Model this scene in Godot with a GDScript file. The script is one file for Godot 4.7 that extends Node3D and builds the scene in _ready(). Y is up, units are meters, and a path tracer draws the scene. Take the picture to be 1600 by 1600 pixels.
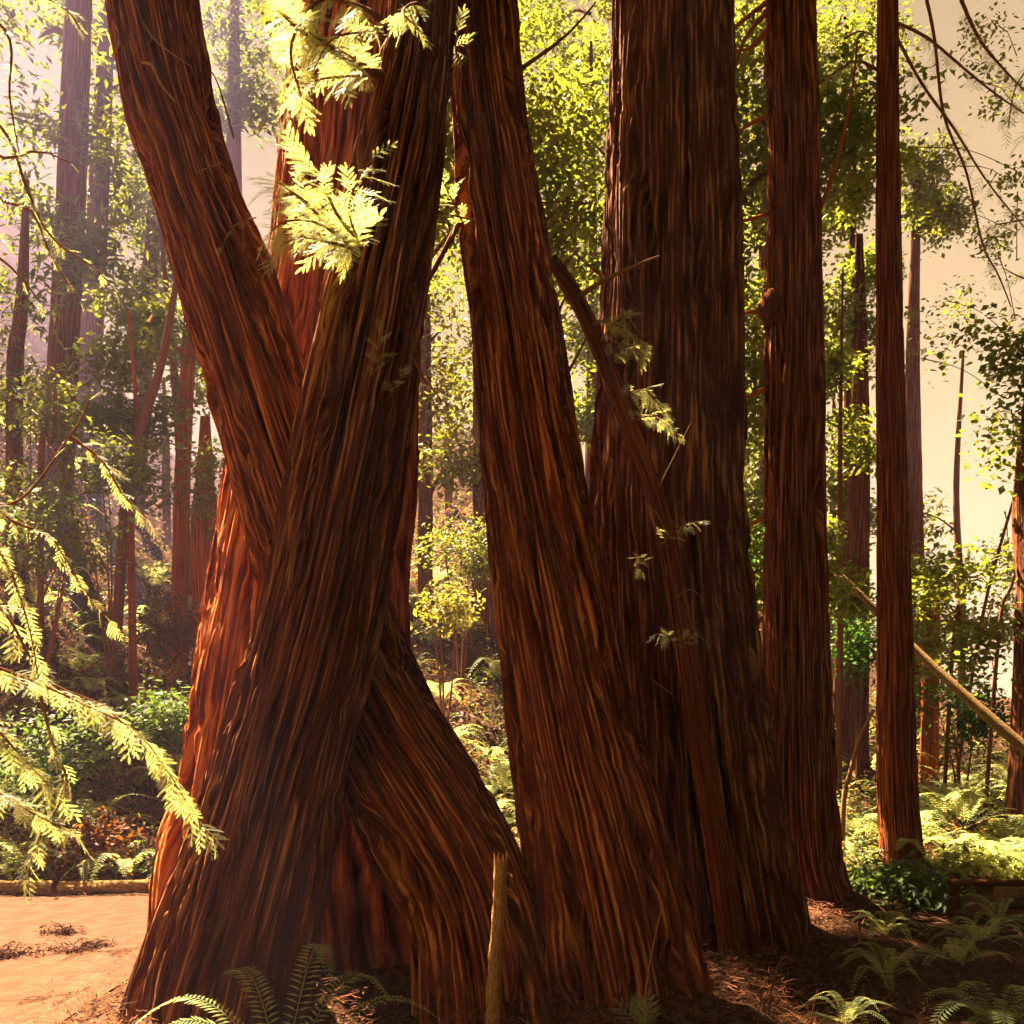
extends Node3D
# A redwood grove: two crossed leaning redwoods and their neighbours on a duff island, a sunlit path behind, a ferny hillside beyond.

const F := 1536.8            # focal length in pixels of a 1600 px picture
const HORIZON := 1140.0      # picture row of the horizon: the lens is shifted up, the camera level
const EYE := Vector3(0, 1.75, 0)
const FEET := [Vector3(-0.11, 0.7, -5.9), Vector3(-1.62, 1.25, -7.55), Vector3(-1.75, 0.75, -5.65), Vector3(0.70, 0.8, -6.0), Vector3(1.66, 1.1, -8.1), Vector3(2.95, 0.55, -9.3)]   # x, reach of the heap, z

var rng := RandomNumberGenerator.new()
var taken := {}
var M := {}                  # materials
var G := {}                  # shared meshes
var n_bark := FastNoiseLite.new()
var n_low := FastNoiseLite.new()
var n_gap := FastNoiseLite.new()

# ---------------------------------------------------------------- small helpers
func rnd(a: float, b: float) -> float:
	return rng.randf_range(a, b)

func lin(r: float, g: float, b: float) -> Color:
	return Color(r, g, b).linear_to_srgb()

func at(px: float, py: float, d: float) -> Vector3:
	return EYE + Vector3((px - 800.0) / F, (HORIZON - py) / F, -1.0) * d

func zcam(p: Vector3) -> float:
	return EYE.z - p.z

func numbered(called: String) -> String:
	if not taken.has(called):
		taken[called] = 0
		return called
	taken[called] += 1
	return "%s_%03d" % [called, taken[called]]

func tag(o: Node3D, label: String, category: String, group := "", kind := "") -> void:
	o.set_meta("label", label)
	o.set_meta("category", category)
	if group != "":
		o.set_meta("group", group)
	if kind != "":
		o.set_meta("kind", kind)

func thing(called: String, label: String, category: String, where := Vector3.ZERO, group := "") -> Node3D:
	var o := Node3D.new()
	o.name = numbered(called)
	add_child(o)
	o.position = where
	tag(o, label, category, group)
	return o

func part(called: String, mesh: Mesh, mat: Material, parent: Node3D, where := Transform3D.IDENTITY) -> MeshInstance3D:
	var o := MeshInstance3D.new()
	o.name = numbered(called) if parent == self else called
	o.mesh = mesh
	o.material_override = mat
	parent.add_child(o, true)
	o.transform = where
	return o

# collects triangles; without normals a mesh is drawn flat
class MB:
	var v := PackedVector3Array()
	var n := PackedVector3Array()
	var uv := PackedVector2Array()
	var i := PackedInt32Array()
	func tri(a: Vector3, b: Vector3, c: Vector3) -> void:
		var k := v.size()
		v.append_array([a, b, c])
		i.append_array([k, k + 1, k + 2])
	func quad(a: Vector3, b: Vector3, c: Vector3, d: Vector3) -> void:
		var k := v.size()
		v.append_array([a, b, c, d])
		i.append_array([k, k + 1, k + 2, k, k + 2, k + 3])
	func mesh() -> ArrayMesh:
		var a := []
		a.resize(Mesh.ARRAY_MAX)
		a[Mesh.ARRAY_VERTEX] = v
		if n.size() == v.size():
			a[Mesh.ARRAY_NORMAL] = n
		if uv.size() == v.size():
			a[Mesh.ARRAY_TEX_UV] = uv
		a[Mesh.ARRAY_INDEX] = i
		var m := ArrayMesh.new()
		m.add_surface_from_arrays(Mesh.PRIMITIVE_TRIANGLES, a)
		return m

# ---------------------------------------------------------------- ground
func slope_at(x: float, d: float) -> float:
	var k := x * 20.0 / maxf(d, 8.0)
	var xs := [-30.0, -11.0, -6.5, -1.5, 3.0, 6.5, 10.0, 30.0]
	var ys := [1.0, 0.82, 0.42, 0.46, 0.34, 0.16, 0.09, 0.05]
	for q in 7:
		if k < xs[q + 1]:
			var t := clampf((k - xs[q]) / (xs[q + 1] - xs[q]), 0.0, 1.0)
			return lerpf(ys[q], ys[q + 1], t * t * (3.0 - 2.0 * t))
	return 0.05

func near_edge(x: float) -> float:
	return lerpf(9.0, -9.0, smoothstep(-3.0, -2.35, x + 0.12 * sin(x * 9.0))) + 0.12 * sin(x * 2.3)

func far_edge(x: float) -> float:
	return -10.3 + 0.08 * sin(x * 0.9)

func path_mask(x: float, z: float) -> float:      # 1 on the path, falling to 0 within half a metre
	var a := smoothstep(far_edge(x) - 0.5, far_edge(x) - 0.1, z)
	var b := 1.0 - smoothstep(near_edge(x) + 0.05, near_edge(x) + 0.5, z)
	var c := 1.0 - smoothstep(-2.2, -1.7, x)
	return a * maxf(b, c * 0.0)

func height(x: float, z: float) -> float:
	var d := -z
	var h := 0.0
	if d > 10.5:
		var e := minf(d, 46.0) - 10.5
		var soft := e * e / (e + 1.2)
		h = slope_at(x, d) * soft - maxf(0.0, d - 60.0) * 0.05
	var bump := 0.10 * n_low.get_noise_2d(x * 2.2, z * 2.2) + 0.05 * n_low.get_noise_2d(x * 7.0, z * 7.0)
	var rough := 1.0 + 2.0 * smoothstep(11.0, 15.0, d)
	if d > 4.5 and d < 11.0 and x > -3.4:
		for e in FEET:
			var k: float = Vector2(x - e.x, z - e.z).length() / e.y
			if k < 2.0:
				h += 0.13 * exp(-k * k * 1.1) * (1.0 + 1.5 * n_low.get_noise_2d(x * 4.0, z * 4.0))
	return h + bump * rough * (1.0 - path_mask(x, z))

func spread(k: float, near: float, far: float) -> float:   # -1..1 to metres, finer near the middle
	return signf(k) * (absf(k) * near + pow(absf(k), 5.0) * far)

func build_ground() -> void:
	var nx := 240
	var nz := 260
	var b := MB.new()
	for iz in nz + 1:
		var z := -9.0 + spread(iz * 2.0 / nz - 1.0, 38.0, 90.0)
		for ix in nx + 1:
			var x := spread(ix * 2.0 / nx - 1.0, 32.0, 90.0)
			b.v.append(Vector3(x, height(x, z), z))
			b.n.append(Vector3.UP)
			b.uv.append(Vector2(x, z))
	var w := nx + 1
	for iz in range(1, nz):
		for ix in range(1, nx):
			var k := iz * w + ix
			b.n[k] = (b.v[k + w] - b.v[k - w]).cross(b.v[k + 1] - b.v[k - 1]).normalized()
	for iz in nz:
		for ix in nx:
			var k := iz * w + ix
			b.i.append_array([k, k + 1, k + w, k + 1, k + w + 1, k + w])
	var o := part("ground", b.mesh(), M.soil, self)
	tag(o, "dark forest floor of soil and redwood duff", "ground", "", "structure")
	# the path
	var p := MB.new()
	var cols := 500
	var rows := 40
	for ix in cols + 1:
		var x := -26.0 + 52.0 * ix / cols
		for iz in rows + 1:
			var t := float(iz) / rows
			var z := lerpf(far_edge(x), near_edge(x), t)
			p.v.append(Vector3(x, maxf(0.008, height(x, z) + 0.012) + 0.008 * n_low.get_noise_2d(x * 9.0, z * 9.0), z))
			p.n.append(Vector3.UP)
			p.uv.append(Vector2(x, z))
	for ix in cols:
		for iz in rows:
			var k := ix * (rows + 1) + iz
			p.i.append_array([k, k + rows + 1, k + 1, k + rows + 1, k + rows + 2, k + 1])
	var po := part("path", p.mesh(), M.path, self)
	tag(po, "sunlit tan footpath running behind the redwoods and opening out beside them", "path", "", "structure")

# ---------------------------------------------------------------- wood
# a path of points with radii, resampled by Catmull-Rom: returns [[position, radius, length so far], ...]
func resample(ctrl: Array, step: float, fine_to := 1e9, coarse := 0.5) -> Array:
	var out := []
	var s := 0.0
	var want := 0.0
	var last: Vector3 = ctrl[0][0]
	for q in ctrl.size() - 1:
		var p0: Array = ctrl[maxi(q - 1, 0)]
		var p1: Array = ctrl[q]
		var p2: Array = ctrl[q + 1]
		var p3: Array = ctrl[mini(q + 2, ctrl.size() - 1)]
		var long: float = (p2[0] - p1[0]).length()
		var n := maxi(2, int(long / (step * 0.34)))
		for k in n:
			var t := float(k) / n
			var p: Vector3 = p1[0].cubic_interpolate(p2[0], p0[0], p3[0], t)
			s += (p - last).length()
			last = p
			if s >= want:
				out.append([p, cubic_interpolate(p1[1], p2[1], p0[1], p3[1], t), s])
				want = s + (step if p.y < fine_to else coarse)
	out.append([ctrl[-1][0], ctrl[-1][1], s + (ctrl[-1][0] - last).length()])
	return out

# trunk with deep, braided, fibrous bark: fissures are cut into the surface
func trunk_mesh(ctrl: Array, seg: int, step: float, o: Dictionary) -> ArrayMesh:
	var rings := resample(ctrl, step, o.get("fine_to", 10.0), 0.6)
	var depth: float = o.get("depth", 0.035)
	var fa: float = o.get("count", 45) / 9.0
	var fs: float = o.get("along", 0.8) * 0.30
	var twist: float = o.get("twist", 0.0)
	var flute: float = o.get("flute", 0.06)
	var sd: float = o.get("seed", 0.0)
	var warp: float = o.get("warp", 0.10)
	var b := MB.new()
	var nr := rings.size()
	var w := seg + 1
	b.v.resize(nr * w)
	b.n.resize(nr * w)
	b.uv.resize(nr * w)
	var ca := PackedFloat32Array()
	var sa := PackedFloat32Array()
	for j in w:
		ca.append(cos(TAU * j / seg))
		sa.append(sin(TAU * j / seg))
	for q in nr:
		var p: Vector3 = rings[q][0]
		var r: float = rings[q][1]
		var s: float = rings[q][2]
		var t: Vector3 = (rings[mini(q + 1, nr - 1)][0] - rings[maxi(q - 1, 0)][0]).normalized()
		var u := (Vector3.RIGHT - t * t.x).normalized()
		var f := u.cross(t)
		var tw := twist * s
		var low := exp(-s / 0.9)
		for j in w:
			var th := TAU * (j % seg) / seg + tw
			var cx := cos(th)
			var sx := sin(th)
			var wv := warp * n_low.get_noise_3d(cx * 2.0 + sd, sx * 2.0, s * 1.3)
			var a := n_bark.get_noise_3d(cx * fa + sd + wv, sx * fa + wv, s * fs)
			var c := n_bark.get_noise_3d(cx * fa * 2.6 + sd + 9.0, sx * fa * 2.6, s * fs * 1.7)
			var e := n_bark.get_noise_3d(cx * fa * 6.0 + sd, sx * fa * 6.0 + 4.0, s * fs * 6.0)
			var fl := n_low.get_noise_3d(cx * 1.5 + sd, sx * 1.5 + sd, s * 0.22)
			var cut := 1.0 - smoothstep(0.08, 0.19, absf(a))
			var cut2 := 1.0 - smoothstep(0.03, 0.13, absf(c))
			var g := n_bark.get_noise_3d(cx * fa * 1.4 + sd, sx * fa * 1.4 + 7.0, s * 2.1)
			var notch := smoothstep(0.30, 0.50, g)
			var rad := r * (1.0 + flute * fl * (1.0 + 1.5 * low)) - depth * (cut * (0.8 + 0.5 * wv / maxf(warp, 0.01)) + 0.28 * cut2 + 0.22 * notch - 0.20 * e - 0.18 * absf(a))
			var k := q * w + j
			b.v[k] = p + (u * ca[j] + f * sa[j]) * rad
			b.uv[k] = Vector2(float(j) / seg + tw / TAU, s)
	for q in nr:
		for j in w:
			var k := q * w + j
			var up := b.v[mini(q + 1, nr - 1) * w + j] - b.v[maxi(q - 1, 0) * w + j]
			var side := b.v[q * w + (j + 1) % seg] - b.v[q * w + (j + seg - 1) % seg]
			b.n[k] = up.cross(side).normalized()
			if q < nr - 1 and j < seg:
				b.i.append_array([k, k + 1, k + w, k + 1, k + w + 1, k + w])
	return b.mesh()

# plain round limb, a little knobbly
func limb_mesh(ctrl: Array, seg := 7, step := 0.06, knob := 0.12) -> ArrayMesh:
	var rings := resample(ctrl, step)
	var b := MB.new()
	var nr := rings.size()
	var w := seg + 1
	var u := Vector3.UP
	for q in nr:
		var p: Vector3 = rings[q][0]
		var t: Vector3 = (rings[mini(q + 1, nr - 1)][0] - rings[maxi(q - 1, 0)][0]).normalized()
		if absf(u.dot(t)) > 0.95:
			u = Vector3.RIGHT
		u = (u - t * t.dot(u)).normalized()
		var f := u.cross(t)
		for j in w:
			var th := TAU * j / seg
			var dir := u * cos(th) + f * sin(th)
			var r: float = rings[q][1] * (1.0 + knob * n_bark.get_noise_3d(p.x * 9.0 + cos(th), p.y * 9.0 + sin(th), p.z * 9.0))
			b.v.append(p + dir * r)
			b.n.append(dir)
			b.uv.append(Vector2(float(j) / seg, rings[q][2]))
			if q < nr - 1 and j < seg:
				var k := q * w + j
				b.i.append_array([k, k + 1, k + w, k + 1, k + w + 1, k + w])
	return b.mesh()

# control points from picture measurements: [x, y, full width in px, depth in m] from the top down; returned from the base up
func measured(list: Array) -> Array:
	var out := []
	for q in list.size():
		var a: Array = list[q]
		var p := at(a[0], a[1], a[3])
		var lo: Array = list[maxi(q - 1, 0)]
		var hi: Array = list[mini(q + 1, list.size() - 1)]
		var dx: float = float(hi[0]) - float(lo[0])
		var dy: float = float(hi[1]) - float(lo[1])
		out.push_front([p, a[2] * 0.5 * zcam(p) / F * absf(dy) / sqrt(dx * dx + dy * dy)])
	return out

# adds a foot below the lowest point and carries the trunk on upwards to a height
func finished(c: Array, foot: Vector3, foot_r: float, top_y: float) -> Array:
	var out := c.duplicate()
	out.push_front([foot, foot_r])
	var a: Vector3 = out[-2][0]
	var z: Vector3 = out[-1][0]
	var dir := (z - a).normalized()
	dir = (dir + Vector3.UP * 0.6).normalized()
	var long := (top_y - z.y) / dir.y
	out.append([z + dir * long * 0.45, out[-1][1] * 0.8])
	out.append([z + dir * long, out[-1][1] * 0.25])
	return out

# ---------------------------------------------------------------- leaves
func needle(b: MB, root: Vector3, dir: Vector3, side: Vector3, long: float, wide: float) -> void:
	var m := root + dir * long * 0.55
	b.quad(root, m - side * wide * 0.5, root + dir * long, m + side * wide * 0.5)

# a flat redwood sprig: a twig with two rows of needles
func sprig_into(b: MB, root: Vector3, dir: Vector3, nrm: Vector3, long: float, pairs: int, nl: float) -> void:
	var side := dir.cross(nrm).normalized()
	var tip := root + dir * long - nrm * long * 0.10
	b.quad(root - side * 0.0016, tip - side * 0.0008, tip + side * 0.0008, root + side * 0.0016)
	for k in pairs:
		var t := (k + 0.6) / pairs
		var p := root.lerp(tip, t) - nrm * long * 0.05 * sin(t * PI) * -1.0
		var l := nl * (0.55 + 0.65 * sin(PI * minf(1.0, t * 0.85 + 0.15))) * rnd(0.85, 1.1)
		for s in [-1.0, 1.0]:
			var d: Vector3 = (side * s * 0.86 + dir * 0.5 + nrm * rnd(-0.18, 0.12)).normalized()
			needle(b, p, d, dir, l, nl * 0.21)
	needle(b, tip, dir, side, nl * 0.8, nl * 0.26)

# a branchlet with alternating sprigs, lying in its own xz plane and growing along -z
func spray_mesh(long: float, sprigs: int, sprig_long: float, nl: float) -> ArrayMesh:
	var b := MB.new()
	var nrm := Vector3.UP
	var prev := Vector3.ZERO
	for k in sprigs + 1:
		var t := float(k + 1) / (sprigs + 1)
		var p := Vector3(0.03 * sin(t * 5.0) * long, -0.18 * long * t * t, -long * t)
		b.quad(prev + Vector3(-0.0022, 0, 0), p + Vector3(-0.0014, 0, 0), p + Vector3(0.0014, 0, 0), prev + Vector3(0.0022, 0, 0))
		b.quad(prev + Vector3(0, -0.0022, 0), p + Vector3(0, -0.0014, 0), p + Vector3(0, 0.0014, 0), prev + Vector3(0, 0.0022, 0))
		prev = p
		var s := 1.0 if k % 2 == 0 else -1.0
		if k == sprigs:
			s = 0.0
		var d := (Vector3(s * 0.8, rnd(-0.25, 0.1), -0.7)).normalized()
		var l := sprig_long * (0.6 + 0.6 * sin(PI * minf(1.0, t * 0.75 + 0.2))) * rnd(0.8, 1.15)
		sprig_into(b, p, d, (nrm + Vector3(rnd(-0.3, 0.3), 0, rnd(-0.3, 0.3))).normalized(), l, maxi(5, int(l / (nl * 0.36))), nl)
	return b.mesh()

# far conifer foliage: a drooping fan of narrow leaves
func fan_mesh(size: float, twigs: int, per: int) -> ArrayMesh:
	var b := MB.new()
	for k in twigs:
		var a := rnd(-1.2, 1.2)
		var d := Vector3(sin(a), rnd(-0.45, 0.1), -cos(a)).normalized()
		var long := size * rnd(0.55, 1.0)
		for q in per:
			var t := (q + rnd(0.2, 0.8)) / per
			var p := d * long * t - Vector3.UP * size * 0.22 * t * t
			var o := Vector3(rnd(-1, 1), rnd(-0.5, 0.3), rnd(-1, 0.4)).normalized()
			needle(b, p, o, o.cross(Vector3(rnd(-1, 1), 1, rnd(-1, 1))).normalized(), size * rnd(0.13, 0.24), size * rnd(0.035, 0.06))
	return b.mesh()

# broad leaves scattered on short twigs
func leaf_clump_mesh(size: float, leaves: int, leaf: float) -> ArrayMesh:
	var b := MB.new()
	for k in leaves:
		var p := Vector3(rnd(-1, 1), rnd(-0.7, 0.7), rnd(-1, 1)) * size * 0.5
		var d := Vector3(rnd(-1, 1), rnd(-0.9, 0.3), rnd(-1, 1)).normalized()
		var s := d.cross(Vector3(rnd(-0.5, 0.5), 1, rnd(-0.5, 0.5))).normalized()
		var up := s.cross(d)
		var l := leaf * rnd(0.6, 1.2)
		var w := l * rnd(0.5, 0.8)
		var m := p + d * l * 0.45
		var t := p + d * l - up * l * 0.15
		b.tri(p, m + s * w * 0.5 + up * l * 0.08, t)
		b.tri(p, t, m - s * w * 0.5 + up * l * 0.08)
	return b.mesh()

# maple leaf clump: leaves with five points
func maple_clump_mesh(size: float, leaves: int, leaf: float) -> ArrayMesh:
	var b := MB.new()
	for k in leaves:
		var p := Vector3(rnd(-1, 1), rnd(-0.5, 0.5), rnd(-1, 1)) * size * 0.5
		var n := Vector3(rnd(-0.7, 0.7), 1, rnd(-0.7, 0.7)).normalized()
		var d := n.cross(Vector3(rnd(-1, 1), 0.1, rnd(-1, 1)).normalized()).normalized()
		var s := d.cross(n)
		var l := leaf * rnd(0.6, 1.2)
		var prev := Vector3.ZERO
		for q in 11:
			var a := lerpf(-2.5, 2.5, q / 10.0)
			var r := l * ((0.62 - 0.10 * absf(a)) if q % 2 == 0 else 0.30) * (1.0 if q % 2 else 1.0)
			var e := p + (d * cos(a) + s * sin(a)) * r - n * r * 0.18
			if q > 0:
				b.tri(p, prev, e)
			prev = e
	return b.mesh()

# one sword-fern frond growing along -z, arching up and over
func frond_mesh(long: float, rise: float, droop: float, pairs: int, wide: float) -> ArrayMesh:
	var b := MB.new()
	var prev := Vector3.ZERO
	for k in pairs + 1:
		var t := (k + 1.0) / (pairs + 1.0)
		var p := Vector3(0.04 * long * sin(t * 3.0), rise * sin(minf(t * 1.9, PI * 0.5)) - droop * t * t * t, -long * t)
		var dir := (p - prev).normalized()
		b.quad(prev + Vector3(-0.003, 0, 0), p + Vector3(-0.002, 0, 0), p + Vector3(0.002, 0, 0), prev + Vector3(0.003, 0, 0))
		prev = p
		if t < 0.14:
			continue
		var l := wide * pow(sin(PI * clampf((t - 0.10) * 0.80 + 0.22, 0.0, 1.0)), 0.8)
		for s in [-1.0, 1.0]:
			var nrm := dir.cross(Vector3.RIGHT).normalized() * -1.0
			var d: Vector3 = (Vector3.RIGHT * s + dir * 0.28 - Vector3.UP * rnd(0.02, 0.22)).normalized()
			var root := p
			var c := dir * (long / pairs) * 0.40
			b.quad(root - c, root + d * l * 0.5 - c * 0.85 + nrm * l * 0.04, root + d * l, root + d * l * 0.45 + c * 0.85)
	return b.mesh()

func multi(called: String, mesh: Mesh, mat: Material, spots: Array, parent: Node3D, tints := []) -> MultiMeshInstance3D:
	var mm := MultiMesh.new()
	mm.transform_format = MultiMesh.TRANSFORM_3D
	mm.use_colors = not tints.is_empty()
	mm.mesh = mesh
	mm.instance_count = spots.size()
	for k in spots.size():
		mm.set_instance_transform(k, spots[k])
		if not tints.is_empty():
			mm.set_instance_color(k, tints[k])
	var o := MultiMeshInstance3D.new()
	o.name = numbered(called) if parent == self else called
	o.multimesh = mm
	o.material_override = mat
	o.set_meta("kind", "stuff")
	parent.add_child(o, true)
	return o

func tint(base: Color, vary := 0.25) -> Color:
	var k := 1.0 + rnd(-vary, vary)
	return Color(base.r * k * rnd(0.85, 1.15), base.g * k, base.b * k * rnd(0.7, 1.2))

# foliage over lobes [[centre, radii], ...], with gaps where a coarse noise is low
func foliage_spots(lobes: Array, per: int, size: float, gap := -0.05, droop := true) -> Array:
	var out := []
	for l in lobes:
		var c: Vector3 = l[0]
		var r: Vector3 = l[1]
		var n := 0
		var tries := 0
		while n < per and tries < per * 6:
			tries += 1
			var q := Vector3(rng.randfn(), rng.randfn(), rng.randfn()).normalized() * pow(rng.randf(), 0.42)
			var p := c + q * r
			if n_gap.get_noise_3dv(p * 0.85) < gap + rnd(-0.08, 0.08):
				continue
			n += 1
			var out_dir := Vector3(q.x + rnd(-0.5, 0.5), rnd(-0.5, 0.15) if droop else rnd(-0.6, 0.6), q.z + rnd(-0.5, 0.5)).normalized()
			var bs := Basis.looking_at(out_dir, Vector3(rnd(-0.4, 0.4), 1, rnd(-0.4, 0.4)).normalized())
			out.append(Transform3D(bs.scaled(Vector3.ONE * size * rnd(0.65, 1.3)), p))
	return out

# many single leaves round cluster points, baked into one mesh with a colour for each leaf
func bake_leaves(name_: String, clusters: Array, per: int, reach: float, size: float, slim: float, col: Color, mat: Material, parent: Node3D, vary := 0.3) -> MeshInstance3D:
	var n := clusters.size() * per
	var v := PackedVector3Array()
	var c := PackedColorArray()
	var ix := PackedInt32Array()
	v.resize(n * 4)
	c.resize(n * 4)
	ix.resize(n * 6)
	var k := 0
	var t := 0
	for e in clusters:
		var cen: Vector3 = e.origin if e is Transform3D else e
		var base := tint(col, vary)
		for q in per:
			var p := cen + Vector3(rng.randfn(), rng.randfn() * 0.7, rng.randfn()).limit_length(1.8) * reach
			var d := Vector3(rng.randf() - 0.5, rng.randf() * 0.6 - 0.45, rng.randf() - 0.5).normalized()
			var sd := d.cross(Vector3(rng.randf() - 0.5, 0.9, rng.randf() - 0.5)).normalized()
			var l := size * (0.55 + rng.randf() * 0.75)
			var m := p + d * l * 0.45
			var h := sd * l * slim * 0.5
			var lift := sd.cross(d) * l * 0.07
			v[k] = p
			v[k + 1] = m + h + lift
			v[k + 2] = p + d * l
			v[k + 3] = m - h + lift
			var f := 0.75 + rng.randf() * 0.5
			var cc := Color(base.r * f, base.g * f, base.b * f)
			c[k] = cc
			c[k + 1] = cc
			c[k + 2] = cc
			c[k + 3] = cc
			ix[t] = k
			ix[t + 1] = k + 1
			ix[t + 2] = k + 2
			ix[t + 3] = k
			ix[t + 4] = k + 2
			ix[t + 5] = k + 3
			k += 4
			t += 6
	var a := []
	a.resize(Mesh.ARRAY_MAX)
	a[Mesh.ARRAY_VERTEX] = v
	a[Mesh.ARRAY_COLOR] = c
	a[Mesh.ARRAY_INDEX] = ix
	var m := ArrayMesh.new()
	m.add_surface_from_arrays(Mesh.PRIMITIVE_TRIANGLES, a)
	var o := part(name_, m, mat, parent)
	o.set_meta("kind", "stuff")
	return o

func tints_for(n: int, base: Color, vary := 0.25) -> Array:
	var out := []
	for k in n:
		out.append(tint(base, vary))
	return out

# sprays set along a limb as parts of it
func leafy(limb: MeshInstance3D, ctrl: Array, from: float, count: int, kinds: Array, mat: Material, size := 1.0, droop := 0.25, spread_by := 0.9) -> void:
	var path := resample(ctrl, 0.03)
	count = int(count * 1.3)
	size *= 0.58
	for k in count:
		var t := lerpf(from, 1.0, (k + rnd(0.0, 0.9)) / count)
		var q := clampi(int(t * (path.size() - 1)), 1, path.size() - 2)
		var p: Vector3 = path[q][0]
		var dir: Vector3 = (path[q + 1][0] - path[q - 1][0]).normalized()
		var side := dir.cross(Vector3.UP).normalized().rotated(dir, rnd(-1.1, 1.1))
		var s := 1.0 if k % 2 == 0 else -1.0
		var d := (dir * rnd(0.4, 0.9) + side * s * rnd(0.3, 1.0) * spread_by - Vector3.UP * droop * rnd(0.2, 1.6)).normalized()
		if k == count - 1:
			d = (dir - Vector3.UP * droop).normalized()
			p = path[-1][0]
		var up := (Vector3.UP + Vector3(rnd(-0.5, 0.5), 0, rnd(-0.2, 1.2))).normalized()
		part("spray", kinds[rng.randi() % kinds.size()], mat, limb, Transform3D(Basis.looking_at(d, up).scaled(Vector3.ONE * size * rnd(0.7, 1.25)), p))

# [[px, py, depth], ...] to control points with radii tapering from r0 to r1
func limb_ctrl(list: Array, r0: float, r1: float) -> Array:
	var out := []
	for q in list.size():
		out.append([at(list[q][0], list[q][1], list[q][2]), lerpf(r0, r1, float(q) / (list.size() - 1))])
	return out

func limb(tree: Node3D, list: Array, r0: float, r1: float, mat: Material = null, called := "limb") -> Array:
	var c := limb_ctrl(list, r0, r1)
	for e in c:
		e[0] -= tree.position
	return [part(called, limb_mesh(c), M.twig if mat == null else mat, tree), c]

# ---------------------------------------------------------------- materials
func noise_tex(seed_: int, freq: float, oct: int, ramp: Array, size := 512, normal := false, bump := 4.0, type := FastNoiseLite.TYPE_SIMPLEX_SMOOTH) -> NoiseTexture2D:
	var n := FastNoiseLite.new()
	n.seed = seed_
	n.noise_type = type
	n.frequency = freq
	n.fractal_octaves = oct
	n.fractal_gain = 0.6
	var t := NoiseTexture2D.new()
	t.width = size
	t.height = size
	t.seamless = true
	t.noise = n
	if normal:
		t.as_normal_map = true
		t.bump_strength = bump
	elif not ramp.is_empty():
		var g := Gradient.new()
		g.offsets = PackedFloat32Array(ramp.map(func(e): return e[0]))
		g.colors = PackedColorArray(ramp.map(func(e): return e[1]))
		t.color_ramp = g
	return t

func bark(seed_: int, ramp: Array, uvs: Vector3, normal: Texture2D) -> StandardMaterial3D:
	var m := StandardMaterial3D.new()
	m.albedo_texture = noise_tex(seed_, 0.018, 5, ramp, 1024)
	m.normal_enabled = true
	m.normal_texture = normal
	m.normal_scale = 1.6
	m.uv1_scale = uvs
	m.roughness = 0.95
	m.metallic_specular = 0.15
	return m

func leaf(c: Color, back: float, tinted := false) -> StandardMaterial3D:
	var m := StandardMaterial3D.new()
	m.albedo_color = Color.WHITE if tinted else c
	m.vertex_color_use_as_albedo = tinted
	m.roughness = 0.55
	m.metallic_specular = 0.35
	m.backlight_enabled = true
	m.backlight = Color(back, back, back * 0.6)
	m.cull_mode = BaseMaterial3D.CULL_DISABLED
	return m

func plain(c: Color, rough := 0.9) -> StandardMaterial3D:
	var m := StandardMaterial3D.new()
	m.albedo_color = c
	m.roughness = rough
	m.metallic_specular = 0.2
	return m

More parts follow.
